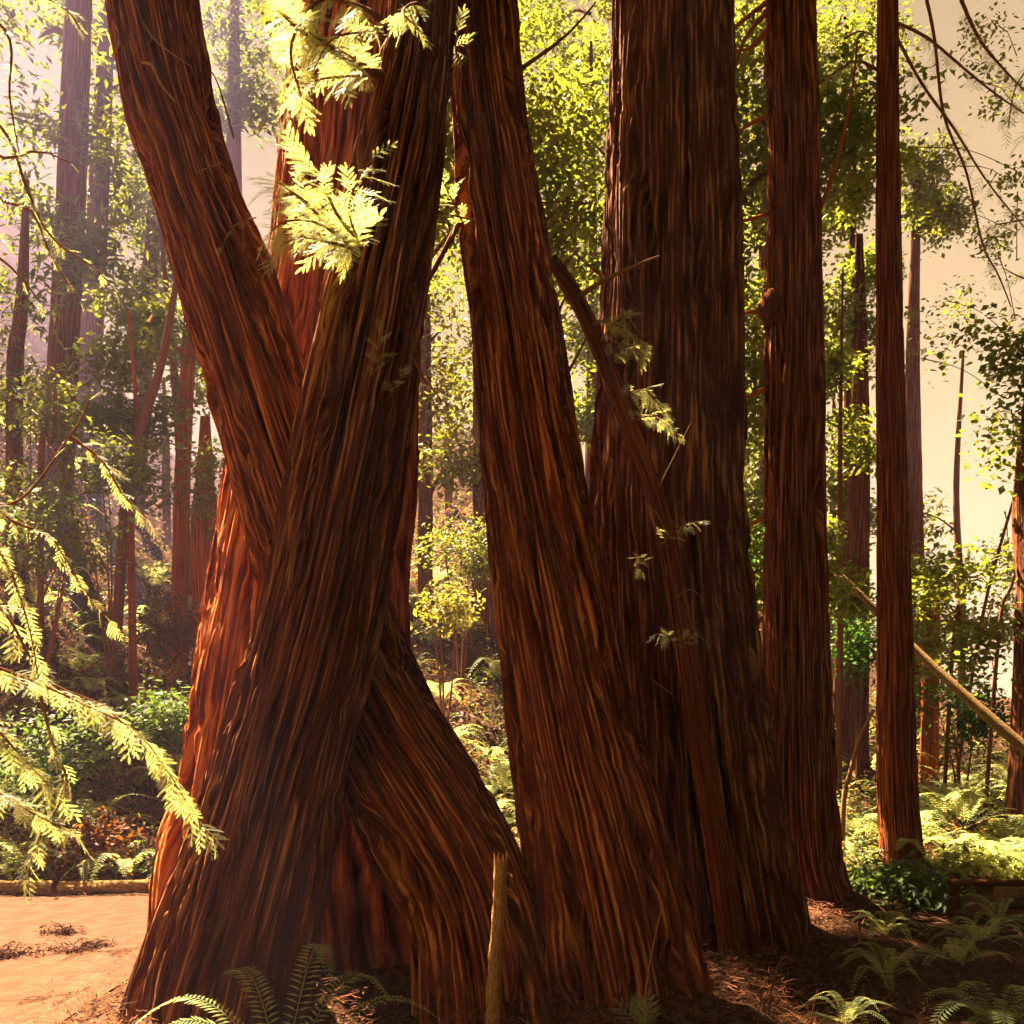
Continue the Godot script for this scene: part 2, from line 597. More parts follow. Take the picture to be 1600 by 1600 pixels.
func make_materials() -> void:
	var bn := noise_tex(5, 0.035, 5, [], 1024, true, 10.0)
	M.bark_red = bark(11, [[0.28, lin(0.11, 0.019, 0.009)], [0.5, lin(0.34, 0.072, 0.017)], [0.72, lin(0.54, 0.18, 0.042)]], Vector3(5, 0.05, 1), bn)
	M.bark_warm = bark(12, [[0.30, lin(0.075, 0.019, 0.010)], [0.56, lin(0.18, 0.046, 0.016)], [0.78, lin(0.48, 0.19, 0.052)]], Vector3(5, 0.05, 1), bn)
	M.bark_brown = bark(18, [[0.30, lin(0.065, 0.021, 0.013)], [0.56, lin(0.125, 0.039, 0.019)], [0.78, lin(0.38, 0.17, 0.065)]], Vector3(5, 0.05, 1), bn)
	M.twig = bark(15, [[0.2, lin(0.10, 0.04, 0.022)], [0.5, lin(0.20, 0.075, 0.035)], [0.8, lin(0.30, 0.14, 0.07)]], Vector3(1, 1.2, 1), bn)
	M.deadwood = bark(16, [[0.2, lin(0.16, 0.085, 0.035)], [0.5, lin(0.30, 0.16, 0.06)], [0.8, lin(0.42, 0.26, 0.11)]], Vector3(1, 1.0, 1), bn)
	M.fallen = bark(17, [[0.2, lin(0.13, 0.075, 0.03)], [0.5, lin(0.24, 0.15, 0.06)], [0.8, lin(0.34, 0.22, 0.09)]], Vector3(1, 0.8, 1), bn)
	M.soil = StandardMaterial3D.new()
	M.soil.albedo_texture = noise_tex(21, 0.02, 5, [[0.25, lin(0.028, 0.014, 0.009)], [0.5, lin(0.06, 0.03, 0.018)], [0.75, lin(0.10, 0.05, 0.03)]], 1024)
	M.soil.normal_enabled = true
	M.soil.normal_texture = noise_tex(22, 0.05, 4, [], 512, true, 12.0)
	M.soil.uv1_scale = Vector3(0.6, 0.6, 1)
	M.soil.roughness = 1.0
	M.soil.metallic_specular = 0.1
	M.path = StandardMaterial3D.new()
	M.path.albedo_texture = noise_tex(23, 0.01, 5, [[0.2, lin(0.074, 0.034, 0.022)], [0.5, lin(0.088, 0.042, 0.028)], [0.8, lin(0.102, 0.051, 0.034)]], 1024)
	M.path.normal_enabled = true
	M.path.normal_texture = noise_tex(24, 0.06, 4, [], 512, true, 3.0)
	M.path.uv1_scale = Vector3(0.35, 0.35, 1)
	M.path.roughness = 0.95
	M.path.metallic_specular = 0.15
	M.spray = leaf(lin(0.125, 0.165, 0.12), 0.9)
	M.fern = leaf(lin(0.11, 0.17, 0.075), 0.9)
	M.leaf = leaf(Color.WHITE, 1.0, true)
	M.litter = plain(Color.WHITE)
	M.litter.vertex_color_use_as_albedo = true
	M.cut = plain(lin(0.24, 0.12, 0.06))

func make_shared() -> void:
	G.spray = []
	for k in 4:
		G.spray.append(spray_mesh(rnd(0.26, 0.38), 7 + k, rnd(0.10, 0.14), 0.019))
	G.fan = []
	for k in 3:
		G.fan.append(fan_mesh(1.0, 9, 9))
	G.clump = leaf_clump_mesh(1.0, 46, 0.17)
	G.clump2 = leaf_clump_mesh(1.0, 60, 0.12)
	G.maple = maple_clump_mesh(1.0, 14, 0.34)
	G.frond = []
	for k in 4:
		G.frond.append(frond_mesh(rnd(0.75, 1.0), rnd(0.35, 0.6), rnd(0.25, 0.6), 26, rnd(0.10, 0.13)))
	G.fern = []
	for k in 4:
		var b := SurfaceTool.new()
		var n := 11 + k
		for q in n:
			var s := rnd(0.75, 1.1)
			b.append_from(G.frond[rng.randi() % 4], 0, Transform3D(Basis(Vector3.UP, TAU * q / n + rnd(-0.25, 0.25)) * Basis(Vector3.RIGHT, rnd(-0.15, 0.5)) * Basis().scaled(Vector3.ONE * s), Vector3.ZERO))
		G.fern.append(b.commit())
	var tw := MB.new()
	for k in 26:                                          # a scatter of twigs and needle bits
		var p := Vector3(rnd(-0.25, 0.25), rnd(0.0, 0.03), rnd(-0.25, 0.25))
		var d := Vector3(rnd(-1, 1), rnd(-0.1, 0.25), rnd(-1, 1)).normalized() * rnd(0.03, 0.14)
		var s := d.cross(Vector3.UP).normalized() * rnd(0.0015, 0.005)
		tw.quad(p - s, p + d - s * 0.4, p + d + s * 0.4, p + s)
		tw.quad(p - Vector3.UP * s.length(), p + d, p + d + Vector3.UP * s.length() * 0.6, p + Vector3.UP * s.length())
	G.litter = tw.mesh()

# ---------------------------------------------------------------- trees
# kind: [leaves per cluster, cluster reach, leaf size, leaf slimness]
const KINDS := {"fan": [30, 0.26, 0.26, 0.28], "clump2": [22, 0.22, 0.15, 0.55], "maple": [14, 0.30, 0.15, 0.8], "shade": [24, 0.5, 0.55, 0.55]}

func crown_on(tree: Node3D, lobes: Array, per: int, size: float, col: Color, kind := "fan", gap := -0.05) -> void:
	var spots := foliage_spots(lobes, per, size, gap, kind == "fan")
	var pts := []
	for e in spots:
		pts.append(e.origin - tree.position)
	var kd: Array = KINDS[kind]
	bake_leaves("crown", pts, kd[0], kd[1] * size / 0.75, kd[2] * size / 0.75, kd[3], col, M.leaf, tree)

func big_redwood(label: String, spec: Array, foot: Vector3, foot_r: float, top_y: float, mat: Material, seg: int, opt: Dictionary, crown := []) -> Node3D:
	var c := finished(measured(spec), foot, foot_r, top_y)
	var base := Vector3(foot.x, 0, foot.z)
	var t := thing("redwood_tree", label, "tree", base, "great redwoods of the grove")
	for e in c:
		e[0] -= base
	part("trunk", trunk_mesh(c, seg, opt.get("step", 0.035), opt), mat, t)
	var lobes := []
	var top: Vector3 = c[-1][0] + base
	var mid: Vector3 = c[-2][0] + base
	for k in crown.size():
		lobes.append([mid.lerp(top, crown[k][0]) + Vector3(rnd(-0.6, 0.6), 0, rnd(-0.6, 0.6)), Vector3(crown[k][1], crown[k][2], crown[k][1])])
	if not lobes.is_empty():
		crown_on(t, lobes, 44, 0.75, Color(0.17, 0.20, 0.065), "shade", -0.3)
	return t

# background tree: [px, width px] of the trunk at depth d, lobes as [px, py, depth, radius px x, radius px y]
func far_tree(called: String, label: String, group: String, px: float, lean: float, d: float, wpx: float, top: float, mat: Material, lobes: Array, per: int, size: float, col: Color, kind := "fan", gap := -0.05) -> Node3D:
	var x := (px - 800.0) / F * d
	var y := height(x, -d)
	var base := Vector3(x, y - 0.3, -d)
	var t := thing(called, label, "tree", base, group)
	var r := wpx * 0.5 * d / F
	var b := [[Vector3.ZERO, r * 1.5], [Vector3(lean * 0.3, 0.7, 0), r * 1.12], [Vector3(lean, 3.5, 0.1), r], [Vector3(lean * 2.2 + rnd(-0.1, 0.1), (top - y) * 0.6 + 0.5, 0), r * 0.8], [Vector3(lean * 3.6, top - y, 0.2), r * 0.3]]
	part("trunk", trunk_mesh(b, 48, 0.12, {"count": 24, "depth": minf(0.03, r * 0.12), "fine_to": 20.0, "seed": px * 0.37, "along": 0.7, "flute": 0.1}), mat, t)
	if not lobes.is_empty():
		var ls := []
		for l in lobes:
			var p := at(l[0], l[1], l[2])
			var k := zcam(p) / F
			ls.append([p, Vector3(l[3] * k, l[4] * k, l[3] * k * 0.55)])
		for l in ls:                                        # a limb into each lobe
			var tip: Vector3 = l[0] - base
			var from := Vector3(lean * 2.0 * clampf(tip.y / maxf(1.0, top - y), 0.05, 1.0), maxf(0.4, tip.y - 0.3 - 0.25 * Vector2(tip.x, tip.z).length()), 0)
			if from.distance_to(tip) > 0.3:
				part("limb", limb_mesh([[from, r * 0.35], [from.lerp(tip, 0.5) + Vector3(0, 0.15, 0), r * 0.22], [tip, 0.012]], 6, 0.2), mat, t)
		crown_on(t, ls, maxi(6, int(per * (0.36 if kind == "clump2" else 0.11 if kind == "fan" else 0.9))), size, col, kind, gap)
	return t

func build_great_trees() -> void:
	# crossed pair, leaning left: rises from the right and crosses behind its partner
	var a := big_redwood("redwood leaning left, its foot crossing behind the other leaning trunk of the crossed pair", [
		[240, 0, 138, 7.27], [300, 280, 130, 7.13], [350, 430, 152, 7.04], [402, 600, 158, 6.95], [462, 800, 172, 6.81], [530, 1000, 200, 6.62], [598, 1150, 215, 6.44], [680, 1300, 240, 6.26], [745, 1450, 235, 6.07]],
		Vector3(-0.11, -0.25, -5.9), 0.5, 21.0, M.bark_warm, 300, {"count": 18, "depth": 0.09, "twist": -0.10, "seed": 3.0, "flute": 0.07, "along": 0.75, "step": 0.04}, [[0.45, 1.7, 1.5], [0.85, 1.6, 1.6]])
	# upright red tree behind the crossed pair
	var b := big_redwood("broad red-barked redwood standing upright behind the crossed pair of trunks", [
		[572, 0, 225, 9.59], [548, 250, 226, 9.21], [535, 450, 232, 8.84], [512, 700, 275, 8.46], [492, 900, 300, 8.22], [478, 1100, 340, 7.99], [468, 1260, 375, 7.85], [458, 1380, 430, 7.71]],
		Vector3(-1.62, -0.2, -7.55), 1.15, 24.0, M.bark_red, 340, {"count": 19, "depth": 0.10, "seed": 17.0, "flute": 0.10, "along": 0.55, "step": 0.045}, [[0.3, 2.3, 2.0], [0.7, 2.4, 2.2]])
	# crossed pair, leaning right, in front
	var c := big_redwood("dark redwood leaning right, in front of the crossed pair, fern at its foot", [
		[658, 0, 98, 6.44], [648, 100, 108, 6.39], [624, 250, 132, 6.35], [597, 400, 146, 6.26], [562, 600, 164, 6.12], [526, 800, 176, 6.00], [486, 1000, 190, 5.93], [434, 1200, 200, 5.84], [398, 1350, 228, 5.80], [360, 1500, 258, 5.75]],
		Vector3(-1.75, -0.25, -5.65), 0.53, 20.0, M.bark_brown, 330, {"count": 18, "depth": 0.10, "twist": 0.06, "seed": 31.0, "flute": 0.10, "along": 0.6, "step": 0.04}, [[0.0, 2.6, 1.6], [0.35, 3.0, 2.0], [0.7, 2.6, 2.0]])
	# middle trunk leaning left
	var d := big_redwood("tall redwood with twisting streaked bark, leaning left beside the broken stake", [
		[754, 0, 108, 6.99], [778, 300, 134, 6.81], [805, 500, 142, 6.72], [828, 700, 156, 6.62], [857, 900, 168, 6.49], [890, 1100, 190, 6.35], [930, 1300, 222, 6.26], [955, 1450, 255, 6.16]],
		Vector3(0.70, -0.25, -6.0), 0.55, 22.0, M.bark_warm, 330, {"count": 18, "depth": 0.10, "twist": -0.13, "seed": 47.0, "flute": 0.09, "along": 0.6, "step": 0.04}, [[0.0, 2.6, 1.6], [0.35, 3.0, 2.0], [0.7, 2.6, 2.0]])
	# great upright trunk
	var e := big_redwood("thickest upright redwood, with a slender dead trunk leaning across it", [
		[1050, 0, 180, 9.4], [1047, 300, 198, 9.2], [1046, 600, 220, 9.0], [1045, 800, 238, 8.8], [1058, 1000, 250, 8.6], [1075, 1200, 270, 8.4], [1090, 1350, 300, 8.2]],
		Vector3(1.66, -0.25, -8.1), 0.86, 25.0, M.bark_brown, 350, {"count": 20, "depth": 0.11, "seed": 61.0, "flute": 0.07, "along": 0.5, "step": 0.045}, [[0.0, 3.0, 1.8], [0.35, 3.4, 2.4], [0.7, 2.8, 2.4]])
	# slimmer upright trunk with a burl
	var f := big_redwood("straight slim redwood with a burl and thin red limbs on one side", [
		[1237, 0, 75, 10.4], [1241, 300, 78, 10.2], [1241, 600, 88, 10.0], [1243, 900, 94, 9.8], [1247, 1150, 104, 9.6], [1258, 1350, 110, 9.5]],
		Vector3(2.95, -0.2, -9.3), 0.36, 22.0, M.bark_warm, 210, {"count": 15, "depth": 0.065, "seed": 77.0, "flute": 0.06, "along": 0.7}, [[0.2, 2.2, 2.0], [0.6, 2.0, 3.0]])
	# thinnest near trunk
	var g := big_redwood("thinnest straight redwood, low green growth round its foot", [
		[1387, 0, 31, 11.6], [1388, 300, 36, 11.5], [1393, 700, 44, 11.4], [1398, 1000, 52, 11.3], [1402, 1250, 60, 11.2]],
		Vector3(4.45, -0.2, -11.1), 0.24, 18.0, M.bark_warm, 120, {"count": 16, "depth": 0.028, "seed": 91.0, "flute": 0.05, "along": 0.9}, [[0.3, 1.8, 2.0], [0.7, 1.6, 2.5]])
	great_limbs(a, b, c, d, e, f, g)

func great_limbs(a: Node3D, b: Node3D, c: Node3D, d: Node3D, e: Node3D, f: Node3D, g: Node3D) -> void:
	var S: Array = G.spray
	var q: Array
	# leafy shoots on the front leaning trunk, hanging over the red one
	q = limb(c, [[600, 122, 6.21], [545, 92, 5.89], [470, 45, 5.61], [430, 10, 5.52]], 0.035, 0.008)
	leafy(q[0], q[1], 0.2, 42, S, M.spray, 1.0, 0.35, 1.2)
	q = limb(c, [[595, 30, 6.26], [560, 10, 5.89], [500, 0, 5.61], [455, 70, 5.47], [470, 150, 5.43]], 0.02, 0.005)
	leafy(q[0], q[1], 0.2, 34, S, M.spray, 0.95, 0.4, 1.2)
	q = limb(c, [[562, 392, 6.03], [520, 355, 5.80], [470, 310, 5.61], [435, 285, 5.52]], 0.022, 0.005)
	leafy(q[0], q[1], 0.1, 38, S, M.spray, 0.95, 0.3, 1.2)
	q = limb(c, [[570, 385, 6.03], [530, 340, 5.70], [500, 280, 5.61], [470, 245, 5.61]], 0.014, 0.004)
	leafy(q[0], q[1], 0.15, 30, S, M.spray, 0.9, 0.2, 1.3)
	q = limb(c, [[565, 390, 5.98], [520, 380, 5.70], [470, 370, 5.52], [440, 385, 5.47]], 0.012, 0.004)
	leafy(q[0], q[1], 0.1, 30, S, M.spray, 0.9, 0.3, 1.2)
	for l in [[[565, 388, 5.98], [545, 330, 5.70], [560, 280, 5.52], [580, 250, 5.47]], [[560, 395, 5.98], [500, 350, 5.66], [450, 345, 5.52], [425, 360, 5.47]], [[600, 118, 6.21], [530, 120, 5.89], [480, 130, 5.70], [455, 160, 5.61]], [[600, 40, 6.26], [570, 50, 5.89], [520, 60, 5.70], [490, 110, 5.61]]]:
		q = limb(c, l, 0.010, 0.003)
		leafy(q[0], q[1], 0.15, 18, S, M.spray, 0.8, 0.25, 1.3)
	q = limb(c, [[575, 600, 5.84], [590, 570, 5.75], [592, 520, 5.70]], 0.005, 0.002)
	leafy(q[0], q[1], 0.2, 6, S, M.spray, 0.45, 0.0, 1.2)
	q = limb(c, [[610, 620, 5.89], [620, 600, 5.80], [630, 585, 5.80]], 0.005, 0.002)
	leafy(q[0], q[1], 0.3, 4, S, M.spray, 0.4, 0.1, 1.2)
	q = limb(c, [[645, 560, 6.07], [662, 590, 5.98], [690, 625, 5.89]], 0.012, 0.004)
	q = limb(c, [[690, 20, 6.44], [650, 5, 6.07], [630, 20, 5.89], [655, 45, 5.80]], 0.012, 0.004)
	leafy(q[0], q[1], 0.2, 10, S, M.spray, 0.8, 0.2, 1.0)
	# dead twigs on the left-leaning trunk
	q = limb(a, [[215, 20, 7.08], [245, 65, 6.85], [300, 105, 6.85]], 0.008, 0.003, M.deadwood)
	q = limb(a, [[205, 100, 7.08], [235, 100, 6.81], [250, 130, 6.76], [275, 160, 6.76]], 0.012, 0.005, M.deadwood)
	q = limb(a, [[345, 255, 6.90], [325, 262, 6.72], [305, 270, 6.62]], 0.006, 0.002, M.deadwood)
	q = limb(a, [[400, 340, 6.81], [370, 350, 6.67], [345, 385, 6.62]], 0.005, 0.002)
	leafy(q[0], q[1], 0.2, 5, S, M.spray, 0.4, 0.1, 1.0)
	q = limb(a, [[365, 215, 6.72], [340, 130, 6.99], [320, 100, 7.36]], 0.008, 0.003)
	# middle trunk's shoots and a hanging limb
	q = limb(d, [[716, 350, 6.67], [690, 400, 6.62], [660, 460, 6.62], [650, 530, 6.62], [642, 590, 6.62]], 0.022, 0.010)
	q = limb(d, [[745, 345, 6.49], [700, 335, 6.35], [650, 325, 6.26]], 0.007, 0.003)
	leafy(q[0], q[1], 0.1, 9, S, M.spray, 0.6, 0.1, 1.0)
	q = limb(d, [[715, 330, 6.62], [700, 300, 6.53], [690, 280, 6.44]], 0.007, 0.003)
	leafy(q[0], q[1], 0.2, 7, S, M.spray, 0.6, 0.1, 1.0)
	q = limb(d, [[712, 90, 6.81], [712, 70, 6.62], [715, 50, 6.58]], 0.006, 0.003)
	leafy(q[0], q[1], 0.2, 8, S, M.spray, 0.55, 0.2, 1.2)
	q = limb(d, [[818, 105, 6.90], [860, 75, 7.08], [895, 45, 7.18], [930, 5, 7.36]], 0.016, 0.006)
	q = limb(d, [[840, 318, 6.81], [880, 315, 7.18], [930, 318, 7.54]], 0.008, 0.003)
	q = limb(d, [[870, 500, 6.72], [880, 470, 6.81], [888, 460, 6.90]], 0.012, 0.006)
	q = limb(d, [[882, 590, 6.62], [900, 560, 6.81], [915, 530, 6.99]], 0.012, 0.008)
	# the slim burl tree's limbs
	var list := [[[1202, 0, 10.0], [1170, 25, 10.3], [1130, 55, 10.6]], [[1202, 45, 10.0], [1170, 75, 10.3], [1140, 80, 10.6]], [[1202, 180, 10.0], [1170, 195, 10.2], [1140, 217, 10.4]], [[1202, 333, 10.0], [1175, 342, 10.2], [1140, 350, 10.4]], [[1200, 485, 9.9], [1170, 488, 10.1], [1145, 486, 10.3]], [[1198, 605, 9.9], [1170, 620, 10.1], [1150, 628, 10.3]], [[1196, 808, 9.8], [1175, 818, 10.0], [1160, 826, 10.2]], [[1202, 15, 10.0], [1165, 60, 10.3], [1140, 130, 10.6]], [[1280, 330, 10.2], [1305, 260, 10.4], [1330, 150, 10.6], [1340, 60, 10.8]]]
	for l in list:
		limb(f, l, 0.028, 0.010, M.bark_red)
	var burl := thing_sphere(0.11)
	part("burl", burl, M.bark_warm, f, Transform3D(Basis().scaled(Vector3(1.0, 1.5, 1.0)), at(1203, 482, 9.95) - f.position))
	# thin trunk: drooping limbs to the right with sparse leaves
	var droops := [[[1402, 60, 11.5], [1440, 130, 11.0], [1490, 200, 10.6], [1540, 280, 10.2], [1600, 355, 9.8]], [[1400, 35, 11.5], [1450, 60, 11.0], [1510, 110, 10.5], [1560, 150, 10.1], [1620, 190, 9.8]], [[1448, 0, 11.2], [1460, 60, 11.0], [1475, 180, 10.8], [1510, 270, 10.6], [1535, 380, 10.4], [1560, 430, 10.3], [1580, 480, 10.2]], [[1502, 0, 10.0], [1530, 60, 9.8], [1570, 110, 9.6], [1620, 160, 9.4]], [[1372, 110, 11.4], [1340, 95, 11.2], [1310, 110, 11.0], [1280, 130, 10.9]]]
	for l in droops:
		q = limb(g, l, 0.02, 0.006, M.twig)
		leafy(q[0], q[1], 0.1, 26, G.spray, M.spray, 0.75, 0.4, 1.2)

func thing_sphere(r: float) -> ArrayMesh:
	var b := MB.new()
	var su := 28
	var sv := 16
	for y in sv + 1:
		for x in su + 1:
			var d := Vector3.UP.rotated(Vector3.BACK, PI * y / sv).rotated(Vector3.UP, TAU * (x % su) / su)
			var k := r * (1.0 + 0.35 * n_bark.get_noise_3dv(d * 1.6) + 0.1 * n_bark.get_noise_3dv(d * 5.0))
			b.v.append(d * k)
			b.n.append(d)
			b.uv.append(Vector2(float(x) / su, float(y) / sv))
			if y < sv and x < su:
				var i := y * (su + 1) + x
				b.i.append_array([i, i + 1, i + su + 1, i + 1, i + su + 2, i + su + 1])
	return b.mesh()

func build_leaning_pole() -> void:
	var c := limb_ctrl([[1148, 1500, 7.35], [1125, 1350, 7.35], [1095, 1180, 7.4], [1060, 960, 7.5], [1030, 800, 7.55], [990, 690, 7.6], [955, 590, 7.6], [920, 505, 7.55], [885, 440, 7.5], [862, 405, 7.4]], 0.095, 0.05)
	var foot := Vector3(c[0][0].x + 0.06, -0.15, c[0][0].z + 0.02)
	c.push_front([foot, 0.13])
	var base := Vector3(foot.x, 0, foot.z)
	for e in c:
		e[0] -= base
	var t := thing("leaning_trunk", "slender dead trunk with leafy sprouts leaning between two redwoods", "trunk", base)
	part("trunk", trunk_mesh(c, 64, 0.04, {"count": 16, "depth": 0.022, "seed": 5.0, "flute": 0.3, "along": 1.6}), M.bark_warm, t)
	var q: Array
	q = limb(t, [[905, 462, 7.5], [940, 440, 7.45], [985, 418, 7.4], [1030, 400, 7.4]], 0.022, 0.008, M.deadwood)
	q = limb(t, [[880, 435, 7.45], [885, 410, 7.5], [905, 390, 7.5]], 0.02, 0.008)
	leafy(q[0], q[1], 0.0, 12, G.spray, M.spray, 0.6, 0.0, 1.4)
	var shoots := [[[950, 560, 7.5], [985, 540, 7.3], [1010, 560, 7.2]], [[975, 620, 7.5], [1010, 610, 7.3], [1040, 650, 7.2]], [[985, 660, 7.5], [1020, 650, 7.3], [1060, 680, 7.2]], [[940, 530, 7.5], [965, 500, 7.3], [985, 490, 7.2]], [[930, 500, 7.5], [970, 510, 7.3], [1000, 530, 7.25]], [[1035, 850, 7.45], [1060, 825, 7.3], [1090, 815, 7.2]], [[1050, 1000, 7.4], [1040, 990, 7.25], [1025, 992, 7.2]], [[1060, 1010, 7.4], [1075, 995, 7.3], [1085, 990, 7.2]], [[1010, 880, 7.5], [1000, 870, 7.4], [995, 890, 7.3]]]
	for k in shoots.size():
		q = limb(t, shoots[k], 0.008, 0.003)
		leafy(q[0], q[1], 0.1, 20 if k < 5 else 9, G.spray, M.spray, 0.55 if k < 6 else 0.42, 0.25, 1.3)
	for l in [[[1055, 935, 7.45], [1080, 920, 7.3], [1100, 940, 7.2]], [[1050, 1085, 7.4], [1030, 1070, 7.25], [1015, 1060, 7.2]], [[1045, 840, 7.5], [1025, 800, 7.3], [1010, 790, 7.2]], [[1030, 760, 7.5], [1060, 700, 7.3], [1080, 660, 7.2]]]:
		limb(t, l, 0.006, 0.002, M.deadwood)

func build_small_wood() -> void:
	# broken stake
	var c := limb_ctrl([[770, 1590, 5.15], [774, 1500, 5.15], [780, 1420, 5.15], [782, 1345, 5.15]], 0.040, 0.034)
	var foot := Vector3(c[0][0].x, -0.1, c[0][0].z)
	c.push_front([foot, 0.045])
	for e in c:
		e[0] -= foot
	var t := thing("broken_stake", "broken pale stake standing upright between two great trunks", "stake", foot)
	part("shaft", limb_mesh(c, 14, 0.02, 0.22), M.deadwood, t)
	var b := MB.new()
	var top: Vector3 = c[-1][0]
	for k in 9:                                             # splintered end
		var a := TAU * k / 9.0
		var p := top + Vector3(cos(a), -0.4, sin(a)) * 0.034
		var s := Vector3(-sin(a), 0, cos(a)) * 0.012
		b.quad(p - s, p + Vector3(rnd(-0.01, 0.01), rnd(0.03, 0.075), rnd(-0.01, 0.01)), p + s, top + Vector3(0, -0.01, 0))
	part("splintered_end", b.mesh(), M.deadwood, t)
	var q := limb(t, [[786, 1360, 5.15], [797, 1362, 5.12], [800, 1372, 5.1]], 0.006, 0.002, M.deadwood, "twig")
	# fallen limb at the right
	var fl := limb_ctrl([[1300, 885, 13.2], [1350, 935, 12.9], [1420, 1005, 12.5], [1500, 1080, 12.0], [1590, 1160, 11.5], [1700, 1255, 11.0], [1790, 1330, 10.7]], 0.036, 0.085)
	var o := thing("fallen_limb", "long pale barkless limb fallen slantwise behind the thinnest redwood", "limb", fl[-1][0])
	var fb: Vector3 = fl[-1][0]
	for e in fl:
		e[0] -= fb
	part("wood", limb_mesh(fl, 12, 0.1, 0.15), M.fallen, o)
	# thin upright switches and twigs in the dark
	var tw := [["thin dry switch rising from a green sprout before the dark trunks", [[1008, 1590, 5.25], [1010, 1540, 5.25], [1022, 1470, 5.23], [1036, 1412, 5.2]], 0.006, 0.003],
		["grey broken branch lying on the dark forest floor", [[1380, 1484, 7.6], [1420, 1496, 7.4], [1455, 1512, 7.2]], 0.018, 0.011],
		["short pale marker stick standing on the dark floor", [[1343, 1470, 7.9], [1343, 1452, 7.9], [1343, 1437, 7.9]], 0.010, 0.010],
		["slim crooked sapling stem climbing between two straight redwoods", [[1318, 1260, 11.3], [1330, 1200, 11.3], [1345, 1150, 11.4], [1365, 1110, 11.5]], 0.03, 0.018]]
	for e in tw:
		var cc := limb_ctrl(e[1], e[2], e[3])
		var p0: Vector3 = cc[0][0]
		if not e[0].begins_with("grey"):
			cc.push_front([Vector3(p0.x, height(p0.x, p0.z) - 0.1, p0.z), e[2]])
		var bb: Vector3 = cc[0][0]
		for k in cc:
			k[0] -= bb
		var m := part("dry_branch", limb_mesh(cc, 8, 0.04, 0.25), M.deadwood, self, Transform3D(Basis(), bb))
		tag(m, e[0], "branch")
	# curled dead bracken at the lower right
	var cu := [[[1200, 1590, 5.9], [1205, 1550, 5.85], [1215, 1510, 5.8], [1228, 1495, 5.8], [1238, 1502, 5.8]], [[1270, 1570, 6.0], [1300, 1565, 6.0], [1330, 1560, 5.95], [1352, 1552, 5.9], [1350, 1562, 5.9]], [[1180, 1590, 5.9], [1190, 1555, 5.85], [1168, 1543, 5.8]], [[1190, 1590, 5.9], [1200, 1560, 5.85], [1240, 1558, 5.8]], [[1262, 1600, 5.8], [1272, 1570, 5.8], [1278, 1545, 5.8]]]
	var root := at(1200, 1600, 5.9)
	root.y = height(root.x, root.z) - 0.02
	var cb := thing("bracken", "curled dry bracken stems beside the sunlit duff patch", "plant", root)
	for l in cu:
		var cc := limb_ctrl(l, 0.006, 0.003)
		for e in cc:
			e[0] -= root
		cc.push_front([Vector3(cc[0][0].x * 0.5, 0.0, 0.0), 0.006])
		part("stem", limb_mesh(cc, 6, 0.02, 0.2), M.twig, cb)

func build_kerbs() -> void:
	# low kerb log along the far side of the path on the left
	var segs := [[-13.5, -9.2], [-9.15, -4.9], [-4.85, -1.2]]
	for k in segs.size():
		var c := []
		for q in 7:
			var x: float = lerpf(segs[k][0], segs[k][1], q / 6.0)
			c.append([Vector3(x, 0.06 + 0.015 * sin(x * 3.0), -10.55 + 0.03 * sin(x * 2.0)), 0.075 + 0.008 * sin(x * 5.0 + k)])
		var o := part("kerb_log", trunk_mesh(c, 40, 0.08, {"count": 14, "depth": 0.01, "seed": 3.0 + k * 7, "along": 0.8, "flute": 0.08}), M.fallen, self)
		tag(o, "weathered kerb log edging the far side of the sunlit path", "log", "kerb logs along the path")
	# rail fence and log at the right
	var t := thing("rail_fence", "low dark rail fence beside the path under the ferny bank", "fence", Vector3(5.0, 0, -9.0))
	for y in [0.30, 0.02]:
		var c := [[Vector3(-1.0, y + 0.05, 0.0), 0.03], [Vector3(1.0, y + 0.04, 0.02), 0.036], [Vector3(3.2, y + 0.03, 0.0), 0.034]]
		part("rail", limb_mesh(c, 10, 0.1, 0.2), M.bark_brown, t)
	for x in [-0.9, 2.2]:
		part("post", limb_mesh([[Vector3(x, -0.2, -0.11), 0.05], [Vector3(x, 0.42, -0.11), 0.045]], 10, 0.1, 0.15), M.bark_brown, t)
	var lg := []
	for q in 6:
		lg.append([Vector3(q * 0.6, 0.14, 0.03 * sin(q * 2.0)), 0.12])
	var l := thing("fallen_log", "short fallen log with a pale cut end behind the rail fence", "log", Vector3(4.75, 0, -9.6))
	part("bark", trunk_mesh(lg, 40, 0.06, {"count": 16, "depth": 0.012, "seed": 12.0}), M.fallen, l)
	var disc := MB.new()
	for k in 20:
		disc.tri(Vector3(0.0, 0.14, 0), Vector3(0.004, 0.14 + 0.112 * cos(TAU * k / 20), 0.112 * sin(TAU * k / 20)), Vector3(0.004, 0.14 + 0.112 * cos(TAU * (k + 1) / 20), 0.112 * sin(TAU * (k + 1) / 20)))
	part("cut_end", disc.mesh(), M.cut, l)

